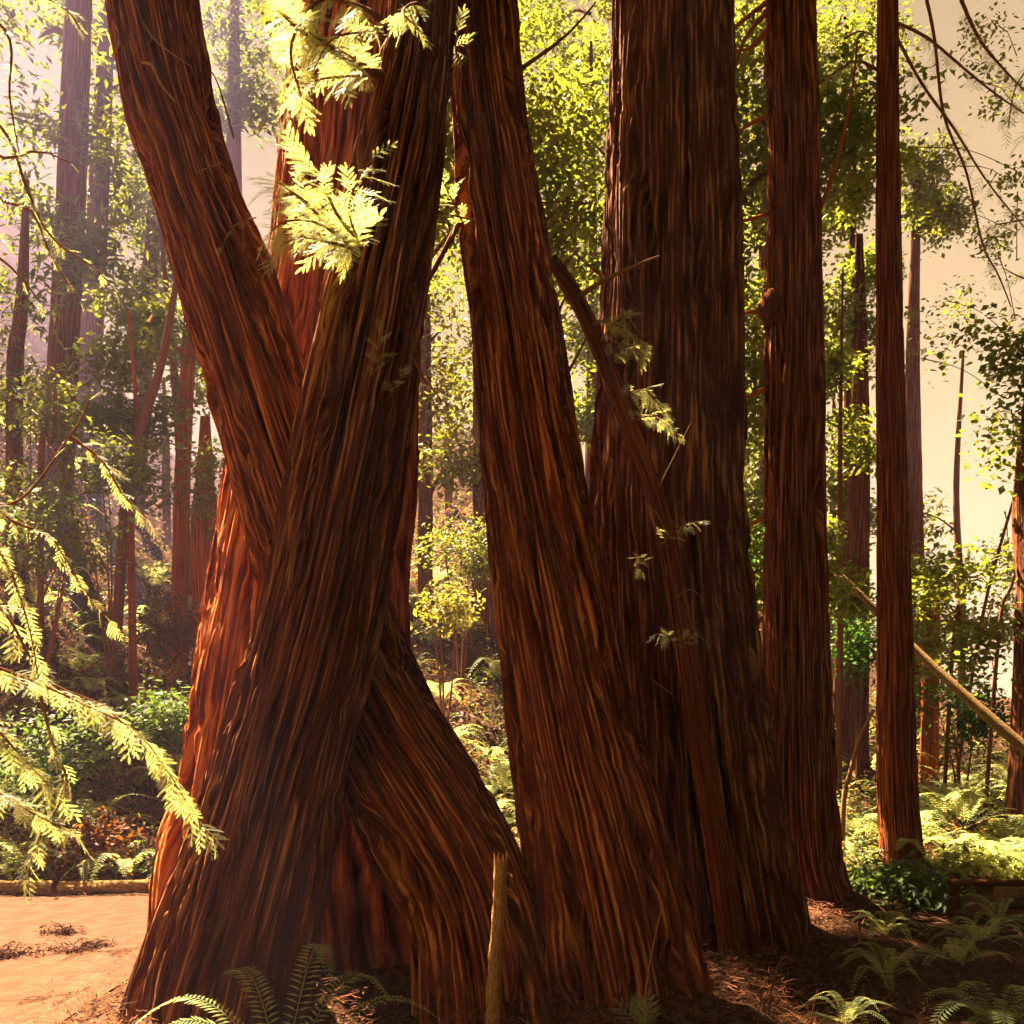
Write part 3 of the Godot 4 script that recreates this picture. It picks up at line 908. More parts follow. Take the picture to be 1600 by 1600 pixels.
# ---------------------------------------------------------------- background
func build_background() -> void:
	var hill := "conifers on the hazy hillside"
	var pale := "leafy trees behind the grove"
	var dk := Color(0.17, 0.20, 0.065)
	var ol := Color(0.17, 0.20, 0.065)
	var yg := Color(0.19, 0.22, 0.065)
	var yl := Color(0.22, 0.21, 0.06)
	# left, on the hillside
	far_tree("conifer", "dark hazy conifer with a thick trunk, highest on the left hillside", hill, 80, 0.3, 21, 46, 24, M.bark_brown, [[60, 60, 22, 130, 90], [120, 200, 21, 110, 80], [40, 330, 21, 90, 70], [130, 400, 20, 90, 60]], 170, 0.9, dk, "fan", 0.02)
	far_tree("conifer", "leaning conifer with bare lower trunk beside the thick hazy one", hill, 130, 0.25, 25, 34, 24, M.bark_brown, [[200, 130, 25, 100, 80], [180, 280, 25, 80, 60], [150, 30, 25, 90, 60]], 150, 1.0, dk, "fan", 0.05)
	far_tree("conifer", "slim conifer with bare trunk showing against the bright gap", hill, 205, 0.35, 27, 26, 22, M.bark_brown, [[215, 240, 27, 70, 50], [240, 400, 26, 70, 40], [190, 480, 26, 60, 40]], 90, 0.9, ol, "fan", 0.05)
	far_tree("conifer", "hazy conifer seen above the crotch of the leaning trunks", hill, 370, 0.0, 30, 30, 26, M.bark_brown, [[370, 40, 30, 80, 80], [390, 140, 30, 60, 60], [340, 190, 30, 50, 50]], 190, 1.1, dk, "fan", 0.0)
	far_tree("conifer", "small hazy conifer low in the left of the hillside", hill, 20, 0.1, 18, 24, 12, M.bark_brown, [[20, 480, 18, 80, 70], [30, 590, 18, 80, 60]], 140, 0.7, ol, "fan", 0.0)
	far_tree("young_redwood", "straight red young redwood on the bank beside the crossed trunks", "young redwoods on the bank", 277, 0.12, 18, 24, 12.5, M.bark_red, [[270, 540, 18, 50, 40]], 40, 0.6, ol, "fan", 0.05)
	far_tree("young_redwood", "thin red sapling with bare stem on the fern bank", "young redwoods on the bank", 208, 0.0, 16.5, 11, 9, M.bark_red, [[210, 690, 16.5, 50, 60]], 60, 0.5, yg, "clump2", 0.0)
	far_tree("young_redwood", "broad red trunk on the bank, half hidden by the crossed trunks", "young redwoods on the bank", 326, 0.0, 17, 44, 7.4, M.bark_red, [[330, 800, 16, 40, 60], [320, 720, 16, 50, 40]], 70, 0.5, yg, "clump2", 0.0)
	far_tree("bay_tree", "leafy bay tree with twisted stem on the left bank", pale, 170, 0.4, 16.5, 15, 11, M.twig, [[190, 560, 17, 70, 50], [230, 650, 17, 60, 50], [160, 640, 16.5, 70, 50], [250, 500, 18, 50, 40]], 120, 0.7, ol, "clump2", 0.03)
	far_tree("bay_tree", "bright leafy tree filling the gap before the hazy conifers", pale, 300, -0.2, 22, 14, 14, M.twig, [[250, 520, 22, 70, 40], [290, 620, 22, 50, 30], [200, 460, 22, 50, 40]], 70, 0.8, yg, "clump2", 0.05)
	# between the trunks
	far_tree("bay_tree", "golden green tree seen between the front and middle leaning trunks", pale, 665, 0.0, 20, 22, 15, M.bark_brown, [[690, 210, 22, 90, 90], [690, 370, 21, 80, 80], [690, 520, 20, 80, 80], [690, 640, 20, 70, 60], [700, 730, 19, 60, 40]], 110, 0.75, yl, "clump2", -0.12)
	far_tree("bay_tree", "lime green tree seen between the middle trunk and the thickest redwood", pale, 922, 0.0, 23, 18, 18, M.bark_brown, [[880, 30, 24, 90, 70], [890, 150, 24, 80, 80], [900, 270, 23, 70, 70], [900, 400, 23, 70, 70], [915, 520, 22, 60, 60], [920, 640, 21, 50, 50], [1000, -30, 24, 80, 60]], 150, 0.75, yg, "clump2", -0.08)
	far_tree("bay_tree", "leafy tree filling the slot between the thickest redwood and the burl tree", pale, 1195, 0.0, 22, 20, 18, M.bark_brown, [[1170, 30, 23, 70, 70], [1165, 170, 22, 60, 80], [1170, 320, 22, 60, 80], [1175, 470, 21, 60, 70], [1175, 650, 20, 60, 80], [1180, 790, 19, 50, 60]], 130, 0.8, yg, "clump2", -0.03)
	far_tree("maple_tree", "maple with pale sunlit leaves between the burl tree and the thinnest redwood", pale, 1305, 0.1, 20, 14, 15, M.bark_brown, [[1310, 40, 21, 80, 70], [1320, 180, 20, 60, 70], [1310, 330, 20, 50, 60], [1300, 480, 20, 50, 50], [1300, 620, 19, 40, 60], [1310, 780, 18, 40, 60], [1340, 420, 19, 50, 40], [1370, 60, 21, 60, 60]], 75, 0.7, yg, "clump2", 0.02)
	far_tree("conifer", "red-brown redwood trunk standing back between the burl tree and the thinnest one", "redwoods standing back from the grove", 1336, 0.0, 17, 36, 10.5, M.bark_brown, [[1336, 420, 17, 60, 50], [1330, 520, 17, 45, 40]], 150, 0.6, yg, "clump2", 0.0)
	far_tree("conifer", "faded red trunk showing just beside the thinnest redwood", "redwoods standing back from the grove", 1428, 0.0, 25, 29, 16, M.bark_brown, [[1430, 320, 25, 60, 50], [1455, 350, 25, 60, 40], [1430, 240, 25, 60, 40]], 150, 0.8, yg, "clump2", 0.0)
	far_tree("young_redwood", "short red stem on the bank beyond the thinnest redwood", "redwoods standing back from the grove", 1452, 0.0, 17.5, 24, 4.3, M.bark_red, [[1460, 930, 17.5, 60, 60], [1470, 1000, 17, 60, 40]], 60, 0.6, yg, "clump2", 0.0)
	far_tree("conifer", "dark redwood with a flared foot at the ferny bank behind the fallen limb", "redwoods standing back from the grove", 1628, 0.0, 13.5, 92, 8.0, M.bark_brown, [[1620, 560, 13.2, 60, 50]], 60, 0.7, ol, "clump2", 0.0)
	far_tree("maple_tree", "maple with scattered dark leaves against the bright sky behind the thinnest redwood", pale, 1530, 0.25, 14, 6, 6.0, M.twig, [[1530, 560, 14, 80, 60], [1580, 640, 13.5, 50, 80], [1570, 800, 13.5, 60, 80], [1500, 900, 14, 60, 60], [1460, 960, 14.5, 60, 60], [1540, 1010, 13, 70, 50]], 34, 0.55, yg, "maple", 0.02)
	far_tree("maple_tree", "low maple with large pale leaves over the fallen limb", pale, 1470, 0.2, 15.5, 6, 4, M.twig, [[1450, 1010, 15.5, 50, 50], [1490, 1070, 15, 50, 40], [1430, 900, 15.5, 40, 50]], 40, 0.5, yg, "maple", 0.0)
	var ub := Vector3(2.2, height(2.2, -12.0) - 0.2, -12.0)
	var ut := thing("bay_tree", "bay tree added close behind the thickest redwood to shade the floor, its crown showing on both sides", "tree", ub, pale)  # added to shade the forest floor, its leaves also fill the gaps
	part("trunk", trunk_mesh([[Vector3.ZERO, 0.16], [Vector3(0, 1.0, 0), 0.12], [Vector3(0.05, 5.0, 0), 0.10], [Vector3(0, 9.0, 0), 0.04]], 40, 0.15, {"count": 16, "depth": 0.008, "seed": 8.0}), M.twig, ut)
	var uls := [[Vector3(0.9, 9.0, -12.0), Vector3(0.9, 0.9, 0.9)], [Vector3(2.2, 9.5, -12.0), Vector3(1.1, 1.1, 1.0)], [Vector3(3.4, 9.0, -12.2), Vector3(1.0, 1.0, 0.9)], [Vector3(2.2, 7.8, -11.8), Vector3(1.0, 1.0, 0.8)], [Vector3(4.3, 9.4, -12.4), Vector3(0.9, 0.9, 0.9)], [Vector3(0.6, 7.7, -12.0), Vector3(0.7, 0.7, 0.7)], [Vector3(2.9, 6.0, -12.0), Vector3(0.7, 0.8, 0.7)], [Vector3(1.8, 6.4, -12.0), Vector3(0.8, 0.8, 0.7)], [Vector3(3.4, 3.5, -12.0), Vector3(0.7, 0.7, 0.6)], [Vector3(2.6, 4.4, -12.0), Vector3(0.7, 0.7, 0.6)]]
	for l in uls:
		var tip: Vector3 = l[0] - ub
		part("limb", limb_mesh([[Vector3(0, tip.y - 1.6, 0), 0.05], [Vector3(tip.x * 0.5, tip.y - 0.7, tip.z * 0.5), 0.03], [tip, 0.01]], 6, 0.2), M.twig, ut)
	crown_on(ut, uls, 75, 0.6, yg, "clump2", -0.25)
	var wb := Vector3(-1.6, height(-1.6, -12.0) - 0.2, -12.0)
	var wt := thing("bay_tree", "bay tree added behind the crossed trunks to shade the floor, its crown between the leaning redwoods", "tree", wb, pale)  # added tree, crown lobes placed to keep sun off the floor
	part("trunk", trunk_mesh([[Vector3.ZERO, 0.16], [Vector3(0, 1.0, 0), 0.12], [Vector3(0.05, 5.0, 0), 0.10], [Vector3(0, 10.0, 0), 0.04]], 40, 0.15, {"count": 16, "depth": 0.008, "seed": 18.0}), M.twig, wt)
	var wls := [[Vector3(-0.4, 8.2, -12.0), Vector3(0.9, 0.9, 0.8)], [Vector3(-1.2, 9.0, -12.0), Vector3(0.8, 0.9, 0.8)], [Vector3(-1.9, 10.8, -12.0), Vector3(1.1, 1.0, 1.0)], [Vector3(-0.7, 10.2, -12.2), Vector3(1.0, 0.9, 0.9)], [Vector3(0.1, 8.9, -12.2), Vector3(0.8, 0.8, 0.8)]]
	for l in wls:
		var tip: Vector3 = l[0] - wb
		part("limb", limb_mesh([[Vector3(0, tip.y - 1.6, 0), 0.05], [Vector3(tip.x * 0.5, tip.y - 0.7, tip.z * 0.5), 0.03], [tip, 0.01]], 6, 0.2), M.twig, wt)
	crown_on(wt, wls, 75, 0.6, yg, "clump2", -0.25)
	var beyond := "pale green trees far beyond the grove"
	var fz := [["far pale tree filling the gap behind the golden one", 700, 30, [[690, 60, 30, 90, 70], [700, 190, 30, 80, 70], [690, 320, 30, 80, 70], [700, 450, 30, 80, 60], [690, 580, 29, 80, 60], [700, 690, 28, 70, 50]]], ["far pale tree behind the lime green one", 880, 32, [[850, 40, 32, 80, 60], [930, 110, 32, 80, 60], [870, 190, 32, 80, 60], [920, 300, 32, 70, 60], [890, 420, 31, 70, 60], [920, 540, 30, 60, 60], [930, 660, 30, 50, 50]]], ["far pale tree behind the slot beside the burl tree", 1160, 31, [[1170, 60, 31, 60, 60], [1160, 200, 31, 60, 60], [1175, 330, 31, 50, 60], [1165, 470, 30, 50, 60], [1175, 600, 30, 50, 60], [1175, 740, 28, 50, 60], [1180, 850, 26, 40, 50]]], ["far pale tree between the burl tree and the thinnest redwood", 1300, 28, [[1300, 60, 28, 70, 60], [1330, 190, 28, 60, 60], [1300, 320, 28, 50, 50], [1310, 560, 27, 50, 60], [1310, 700, 26, 50, 60], [1330, 830, 25, 60, 60], [1310, 960, 23, 60, 50]]], ["far low pale tree beyond the fallen limb", 1500, 26, [[1430, 800, 26, 50, 50], [1450, 920, 25, 60, 50], [1500, 1000, 24, 70, 50], [1570, 960, 24, 60, 50], [1590, 860, 25, 50, 50]]], ["far pale tree on the hill between the hazy conifers and the crossed trunks", 260, 28, [[250, 330, 28, 70, 50], [290, 420, 28, 50, 40], [180, 330, 28, 60, 50], [210, 560, 26, 60, 40], [300, 560, 26, 50, 40]]]]
	for e in fz:
		far_tree("woodland_tree", e[0], beyond, e[1], 0.0, e[2], 12, 12.0, M.twig, e[3], 100, 0.95, yg, "clump2", -0.05)
	far_tree("maple_tree", "sparse maple with its high leaves scattered over the bright sky", pale, 1480, 0.6, 17, 5, 10.0, M.twig, [[1450, 330, 17, 60, 40], [1500, 260, 17, 60, 40], [1560, 400, 16, 50, 40], [1440, 230, 17, 40, 40], [1480, 470, 16.5, 70, 30], [1540, 130, 17, 50, 50], [1590, 300, 16, 40, 50], [1440, 560, 16.5, 50, 40], [1560, 40, 17, 60, 40]], 30, 0.5, yg, "clump2", 0.0)
	far_tree("bay_tree", "pale leafy bay tree close behind the burl tree", pale, 1310, 0.0, 15, 9, 9.0, M.twig, [[1300, 560, 15, 40, 50], [1330, 690, 15, 45, 50], [1300, 830, 14.5, 40, 50], [1340, 930, 14.5, 45, 50], [1310, 300, 15.5, 50, 50]], 110, 0.55, yg, "clump2", 0.0)
	far_tree("bay_tree", "sunlit bay thicket on the steep bank below the hazy conifers", pale, 60, 0.1, 15.5, 9, 8.0, M.twig, [[60, 640, 15.5, 90, 50], [150, 720, 15, 80, 50], [40, 760, 15, 90, 50], [230, 740, 15.5, 60, 60], [120, 850, 14.5, 90, 50]], 80, 0.55, ol, "clump2", 0.0)
	# unseen trees added round the viewer, and high crowns above, to shade the grove
	var added_shade_trees := [[7.6, -3.8, 0.5, 22.0, 3.2], [13.0, -10.5, 0.55, 24.0, 3.2], [4.2, 4.6, 0.5, 22.0, 3.4], [-0.6, 7.6, 0.6, 24.0, 3.6], [8.6, 1.4, 0.5, 23.0, 3.4], [12.5, -4.0, 0.5, 24.0, 3.6], [3.6, 10.5, 0.6, 24.0, 3.8], [-5.0, 9.0, 0.5, 22.0, 3.4], [-9.5, 9.5, 0.5, 22.0, 3.4], [2.0, 6.2, 0.45, 20.0, 3.0], [-3.2, 7.2, 0.45, 20.0, 3.0], [5.6, -0.4, 0.4, 20.0, 2.6]]
	for k in added_shade_trees.size():
		var h: Array = added_shade_trees[k]
		var t := thing("redwood_tree", "dense unseen redwood added near the viewer to shade the grove, boughs to the ground", "tree", Vector3(h[0], -0.2, h[1]), "added redwoods shading the grove")
		part("trunk", trunk_mesh([[Vector3.ZERO, h[2] * 1.4], [Vector3(0, 1.2, 0), h[2]], [Vector3(0, 12, 0), h[2] * 0.7], [Vector3(0, h[3], 0), 0.1]], 40, 0.25, {"count": 20, "seed": 7.0 * k, "depth": 0.03}), M.bark_brown, t)
		var ls := []
		for q in 7:
			var y: float = 1.8 + q * h[3] / 7.5
			ls.append([Vector3(h[0], y, h[1]), Vector3(h[4] * (1.0 - 0.08 * q), 2.1, h[4] * (1.0 - 0.08 * q))])
		crown_on(t, ls, 52, 0.75, Color(0.17, 0.20, 0.065), "shade", -0.5)
	var added_canopy := [[-0.5, -19.5, 18.5], [3.5, -20.0, 18.5], [5.5, -19.0, 18.0], [4.45, -15.5, 15.5], [2.2, -15.5, 16.0]]  # added redwoods, crowns above the view, to shade the floor at the right
	for k in added_canopy.size():
		var h: Array = added_canopy[k]
		var gy := height(h[0], h[1])
		var t := thing("redwood_tree", "tall added redwood whose high unseen crown shades the foot of the grove", "tree", Vector3(h[0], gy - 0.3, h[1]), "added redwoods whose high crowns shade the grove")
		part("trunk", trunk_mesh([[Vector3.ZERO, 0.42], [Vector3(0, 1.2, 0), 0.3], [Vector3(0, 12, 0), 0.24], [Vector3(0, 26.0, 0), 0.06]], 40, 0.25, {"count": 20, "seed": 9.0 * k, "depth": 0.025}), M.bark_brown, t)
		var ls := []
		for q in 4:
			ls.append([Vector3(h[0], h[2] + 2.0 + q * 2.2, h[1]), Vector3(2.5 - 0.3 * q, 1.6, 2.5 - 0.3 * q)])
		crown_on(t, ls, 36, 0.75, Color(0.17, 0.20, 0.065), "shade", -0.4)

# ---------------------------------------------------------------- undergrowth
func build_undergrowth() -> void:
	# shrubs on the left bank and between trunks
	var sh := [["dusky blue green shrub high on the left bank", 40, 650, 17.5, 120, 70, 80, Color(0.07, 0.085, 0.05), "clump2"], ["broad olive shrub on the left bank below the bay tree", 170, 760, 16, 100, 60, 80, Color(0.08, 0.10, 0.03), "clump2"], ["dark shrub in the middle of the left bank", 60, 830, 14.5, 120, 60, 70, Color(0.06, 0.09, 0.05), "clump2"], ["round brown brushy shrub at the foot of the young redwoods", 262, 985, 14.5, 60, 55, 110, Color(0.07, 0.035, 0.02), "clump2"], ["green shrub beside the broad red trunk on the bank", 270, 1130, 12.2, 70, 60, 120, Color(0.05, 0.085, 0.03), "clump2"], ["dark leafy shrub just beyond the kerb log", 90, 1200, 11.8, 110, 90, 110, Color(0.05, 0.085, 0.045), "clump2"], ["rusty brown shrub beyond the kerb log", 130, 1320, 11.2, 90, 40, 90, Color(0.10, 0.035, 0.015), "clump2"], ["pale sunlit bush on the bank behind the middle gap", 720, 860, 16.5, 60, 50, 120, Color(0.09, 0.10, 0.035), "clump2"], ["yellowish bush under the pale one behind the middle gap", 690, 950, 14.5, 50, 30, 60, Color(0.14, 0.13, 0.04), "clump2"], ["bright green bush in the slot before the burl tree", 1180, 880, 16, 40, 50, 90, Color(0.03, 0.10, 0.015), "clump2"], ["bright green bush behind the thinnest redwood", 1340, 1010, 15.5, 50, 60, 110, Color(0.04, 0.10, 0.02), "clump2"], ["deep green bush behind the fallen limb", 1500, 1120, 14.5, 70, 50, 120, Color(0.03, 0.075, 0.02), "clump2"], ["low green mound of leaves at the foot of the thinnest redwood", 1400, 1395, 10.4, 75, 28, 110, Color(0.04, 0.07, 0.02), "clump2"], ["dark bush at the end of the rail fence", 1400, 1440, 9.6, 90, 30, 120, Color(0.035, 0.055, 0.02), "clump2"]]
	for s in sh:
		var c := at(s[1], s[2], s[3])
		var k := zcam(c) / F
		var gy := height(c.x, c.z)
		var base := Vector3(c.x, gy, c.z)
		var t := thing("shrub", s[0], "shrub", base)
		var ry: float = s[5] * k
		c.y = maxf(c.y, gy + ry * 0.6)
		for q in 4:
			var tip := Vector3(rnd(-0.5, 0.5) * s[4] * k, c.y - gy + rnd(-0.2, 0.4) * ry, rnd(-0.3, 0.3))
			part("stem", limb_mesh([[Vector3(0, -0.1, 0), 0.025], [tip * 0.5 + Vector3(0.05, 0, 0), 0.015], [tip, 0.005]], 6, 0.1), M.twig, t)
		var pts := []
		for e in foliage_spots([[c, Vector3(s[4] * k, ry, s[4] * k * 0.8)]], s[6], 0.55, -0.15, false):
			pts.append(e.origin - base)
		bake_leaves("foliage", pts, 14, 0.15, 0.10, 0.5, s[7] * 1.8, M.leaf, t)
	# ferns over the banks
	var n := 0
	var tries := 0
	while n < 260 and tries < 6000:
		tries += 1
		var d := 10.9 + pow(rng.randf(), 1.5) * 13.0
		var px := rnd(-40, 1640)
		var x := (px - 800.0) / F * d
		if n_gap.get_noise_2d(x * 3.0, d * 3.0) < -0.1:
			continue
		n += 1
		var o := part("sword_fern", G.fern[rng.randi() % 4], M.fern, self, Transform3D(Basis(Vector3.UP, rnd(0, TAU)).scaled(Vector3.ONE * rnd(0.6, 1.1)), Vector3(x, height(x, -d) - 0.02, -d)))
		var where := "on the steep bank beyond the kerb log" if px < 480 else "on the slope seen between the leaning trunks" if px < 860 else "on the slope behind the thickest redwood" if px < 1200 else "on the low bank behind the thinnest redwood"
		tag(o, "green sword fern growing " + where, "fern", "sword ferns " + where)
	# the fern at the foot of the front trunk, with its fronds apart
	var root := at(440, 1640, 4.95)
	root.y = height(root.x, root.z)
	var t := thing("sword_fern", "sword fern with arching fronds at the foot of the dark front trunk", "fern", root)
	for a in [[-0.25, 0.5, 0.78, 0.0], [-0.75, 0.6, 0.6, 0.1], [0.75, 0.62, 0.62, 0.0], [1.35, 0.72, 0.5, 0.0], [-1.25, 0.72, 0.5, 0.1], [1.9, 0.6, 0.45, 0.0], [2.8, 0.5, 0.4, 0.0], [-2.3, 0.5, 0.4, 0.0]]:
		part("frond", frond_mesh(a[1] * 1.15, a[2] * 1.0, a[2] * 0.5, 36, 0.095), M.fern, t, Transform3D(Basis(Vector3.UP, a[0]), Vector3.ZERO))
	# dark fern in the lower right corner
	root = at(1560, 1590, 6.0)
	root.y = height(root.x, root.z)
	t = thing("sword_fern", "shaded sword fern on the dark floor by the rail fence", "fern", root)
	for k in 9:
		part("frond", G.frond[k % 4], M.fern, t, Transform3D(Basis(Vector3.UP, TAU * k / 9.0).scaled(Vector3.ONE * 0.7), Vector3.ZERO))
	# low ferns in the shade between the great redwoods and the rail fence
	for e in [[2.55, -6.7, 0.5], [3.3, -7.3, 0.55], [3.9, -8.2, 0.6], [3.2, -8.4, 0.5], [4.5, -7.6, 0.55], [4.4, -8.9, 0.5], [2.9, -5.9, 0.4], [3.6, -6.2, 0.45], [1.9, -5.6, 0.35]]:
		var sf := part("sword_fern", G.fern[rng.randi() % 4], M.fern, self, Transform3D(Basis(Vector3.UP, rnd(0, TAU)).scaled(Vector3.ONE * e[2]), Vector3(e[0], height(e[0], e[1]) - 0.02, e[1])))
		tag(sf, "low sword fern on the shaded floor between redwoods and rail fence", "fern", "ferns on the shaded floor")
	# green sprout under the dry switch
	root = at(1000, 1600, 5.2)
	root.y = height(root.x, root.z)
	t = thing("sprout", "little green sprout under the dry switch", "plant", root)
	for k in 5:
		part("spray", G.spray[k % 4], M.spray, t, Transform3D(Basis.looking_at(Vector3(rnd(-0.8, 0.8), 0.8, rnd(-0.3, 0.6)).normalized(), Vector3.BACK).scaled(Vector3.ONE * 0.5), Vector3(0, 0.0, 0)))
	# litter of twigs and needles
	var pts := []
	for k in 4200:
		var x := rnd(-8, 8)
		var z := rnd(-13.0, -3.5)
		if x < -2.3 and z > -10.4 and rng.randf() > 0.05:
			continue
		if path_mask(x, z) > 0.6 and rng.randf() > 0.15:
			continue
		pts.append(Vector3(x, height(x, z) + 0.02, z))
	for e in FEET:
		for k in 240:
			var a := rnd(0, TAU)
			var r: float = e.y * rnd(0.62, 1.35)
			var x: float = e.x + cos(a) * r
			var z: float = e.z + sin(a) * r
			if x > -2.75:
				pts.append(Vector3(x, height(x, z) + 0.03, z))
	var l := bake_litter(pts, 13)
	tag(l, "fallen twigs and rusty needles strewn over the forest floor", "litter", "", "stuff")
	# small dark patches of slim flecks on the path
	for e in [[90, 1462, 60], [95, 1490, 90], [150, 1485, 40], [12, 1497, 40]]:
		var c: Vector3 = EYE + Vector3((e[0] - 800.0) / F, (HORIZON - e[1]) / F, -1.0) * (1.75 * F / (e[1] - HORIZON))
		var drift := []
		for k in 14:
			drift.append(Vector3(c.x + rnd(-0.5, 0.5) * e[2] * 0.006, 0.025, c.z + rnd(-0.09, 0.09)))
		var dl := bake_leaves("dark_flecks", drift, 26, 0.05, 0.06, 0.25, Color(0.06, 0.026, 0.017), M.litter, self, 0.4)
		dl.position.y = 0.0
		tag(dl, "small dark patch of slim flecks on the path", "litter", "dark fleck patches on the path", "stuff")
	# low ground cover on the banks
	pts = []
	var brown := []
	for k in 4600:
		var d := 10.9 + pow(rng.randf(), 1.3) * 20.0
		var x := rnd(-0.62, 0.62) * d
		var p := Vector3(x, height(x, -d) + rnd(0.0, 0.3), -d)
		if n_gap.get_noise_2d(x * 1.3, d * 1.3) > -0.12:
			pts.append(p)
		else:
			brown.append(p)
	l = bake_leaves("ground_cover", pts, 16, 0.16, 0.10, 0.5, Color(0.13, 0.16, 0.065), M.leaf, self, 0.45)
	tag(l, "low leafy green ground cover between the ferns on the bank", "ground cover", "", "stuff")
	l = bake_leaves("dry_undergrowth", brown, 16, 0.16, 0.11, 0.4, Color(0.22, 0.11, 0.07), M.leaf, self, 0.45)
	tag(l, "dry rusty undergrowth in patches on the bank", "undergrowth", "", "stuff")

func bake_litter(pts: Array, per: int) -> MeshInstance3D:
	var v := PackedVector3Array()
	var c := PackedColorArray()
	var ix := PackedInt32Array()
	for e in pts:
		var base := tint(Color(0.13, 0.052, 0.03), 0.7)
		for q in per:
			var p: Vector3 = e + Vector3(rnd(-0.25, 0.25), rnd(0.0, 0.02), rnd(-0.25, 0.25))
			var d := Vector3(rnd(-1, 1), rnd(-0.1, 0.2), rnd(-1, 1)).normalized() * rnd(0.03, 0.13)
			var s := d.cross(Vector3.UP).normalized() * rnd(0.0015, 0.0045)
			var k := v.size()
			v.append_array([p - s, p + d - s * 0.4, p + d + s * 0.4, p + s])
			c.append_array([base, base, base, base])
			ix.append_array([k, k + 1, k + 2, k, k + 2, k + 3])
	var a := []
	a.resize(Mesh.ARRAY_MAX)
	a[Mesh.ARRAY_VERTEX] = v
	a[Mesh.ARRAY_COLOR] = c
	a[Mesh.ARRAY_INDEX] = ix
	var m := ArrayMesh.new()
	m.add_surface_from_arrays(Mesh.PRIMITIVE_TRIANGLES, a)
	return part("litter", m, M.litter, self)

# the near tree at the left whose boughs hang into the picture
func build_near_boughs() -> void:
	var base := Vector3(-4.6, -0.2, -4.3)
	var t := thing("young_redwood", "near young redwood whose sunlit sprays hang over the path", "tree", base)
	part("trunk", trunk_mesh([[Vector3.ZERO, 0.22], [Vector3(0, 0.8, 0), 0.16], [Vector3(0.05, 4.5, 0), 0.12], [Vector3(0, 9.0, 0), 0.03]], 60, 0.06, {"count": 18, "depth": 0.012, "seed": 2.0}), M.bark_warm, t)
	var S: Array = G.spray
	var q: Array
	var list := [
		[[[-120, 880, 4.6], [0, 950, 4.7], [70, 1060, 4.8], [170, 1110, 4.9], [260, 1210, 5.0], [330, 1310, 5.1]], 26, 1.1, M.spray],
		[[[-120, 1000, 4.5], [40, 1060, 4.6], [130, 1100, 4.7], [220, 1150, 4.8], [290, 1250, 4.9]], 24, 1.0, M.spray],
		[[[60, 1075, 4.75], [85, 1170, 4.75], [105, 1230, 4.75], [60, 1310, 4.7], [40, 1380, 4.7]], 14, 0.8, M.spray],
		[[[-100, 1200, 4.4], [-20, 1230, 4.4], [50, 1270, 4.45], [110, 1300, 4.5]], 18, 0.9, M.spray],
		[[[-100, 1120, 4.4], [-20, 1130, 4.4], [40, 1190, 4.45], [90, 1240, 4.5]], 14, 0.9, M.spray],
		[[[-120, 700, 4.8], [10, 790, 4.8], [110, 680, 4.9], [140, 625, 4.9]], 4, 0.6, M.spray],
		[[[110, 682, 4.9], [160, 720, 4.95], [190, 770, 5.0], [230, 810, 5.0]], 10, 0.7, M.spray],
		[[[-100, 660, 4.6], [0, 800, 4.6], [80, 840, 4.7], [130, 920, 4.8], [180, 980, 4.9]], 14, 0.7, M.spray],
		[[[-100, 840, 4.4], [-10, 850, 4.4], [40, 960, 4.5], [60, 1060, 4.6]], 14, 0.7, M.spray],
		[[[-90, 100, 4.8], [10, 210, 4.8], [40, 290, 4.8], [80, 370, 4.8], [150, 420, 4.9], [180, 455, 4.9]], 13, 0.55, M.spray],
		[[[-90, -20, 4.6], [10, 50, 4.6], [15, 150, 4.6], [30, 240, 4.65]], 9, 0.5, M.spray],
		[[[-90, 180, 4.7], [0, 245, 4.7], [60, 235, 4.7], [110, 255, 4.8]], 6, 0.4, M.spray],
		[[[-90, 220, 4.6], [0, 310, 4.7], [50, 330, 4.7], [80, 400, 4.75], [125, 470, 4.8]], 9, 0.5, M.spray],
		[[[-60, -60, 4.4], [30, -20, 4.5], [100, 10, 4.6], [125, 45, 4.6]], 10, 0.6, M.spray],
		[[[-60, 360, 4.6], [20, 420, 4.6], [60, 470, 4.7]], 3, 0.4, M.spray]]
	for l in list:
		q = limb(t, l[0], 0.009, 0.003)
		leafy(q[0], q[1], 0.15, int(l[1] * 1.5), S, l[3], l[2] * 0.64, 0.35, 1.1)
	# boughs in the upper right, from a tree beside the grove
	var b2 := Vector3(7.2, -0.2, -8.6)
	var r := thing("young_redwood", "slender redwood beside the grove whose dark boughs droop across the bright sky", "tree", b2)
	part("trunk", trunk_mesh([[Vector3.ZERO, 0.26], [Vector3(0, 0.8, 0), 0.2], [Vector3(0.0, 7.0, 0), 0.15], [Vector3(0, 12.0, 0), 0.03]], 60, 0.08, {"count": 18, "depth": 0.012, "seed": 6.0}), M.bark_brown, r)
	for l in [[[[1720, 60, 8.6], [1640, 80, 8.4], [1590, 130, 8.3], [1575, 200, 8.2]], 9, 0.5], [[[1720, 260, 8.6], [1640, 330, 8.4], [1590, 345, 8.3], [1560, 350, 8.2]], 10, 0.6], [[[1720, 180, 8.6], [1650, 200, 8.4], [1600, 210, 8.3]], 8, 0.6], [[[1720, 400, 8.6], [1640, 440, 8.4], [1600, 435, 8.3], [1570, 420, 8.2]], 8, 0.5], [[[1720, 540, 8.6], [1640, 560, 8.4], [1600, 580, 8.3]], 8, 0.5]]:
		q = limb(r, l[0], 0.012, 0.004)
		leafy(q[0], q[1], 0.1, l[1] * 2, S, M.spray, l[2] * 1.5, 0.3, 1.2)

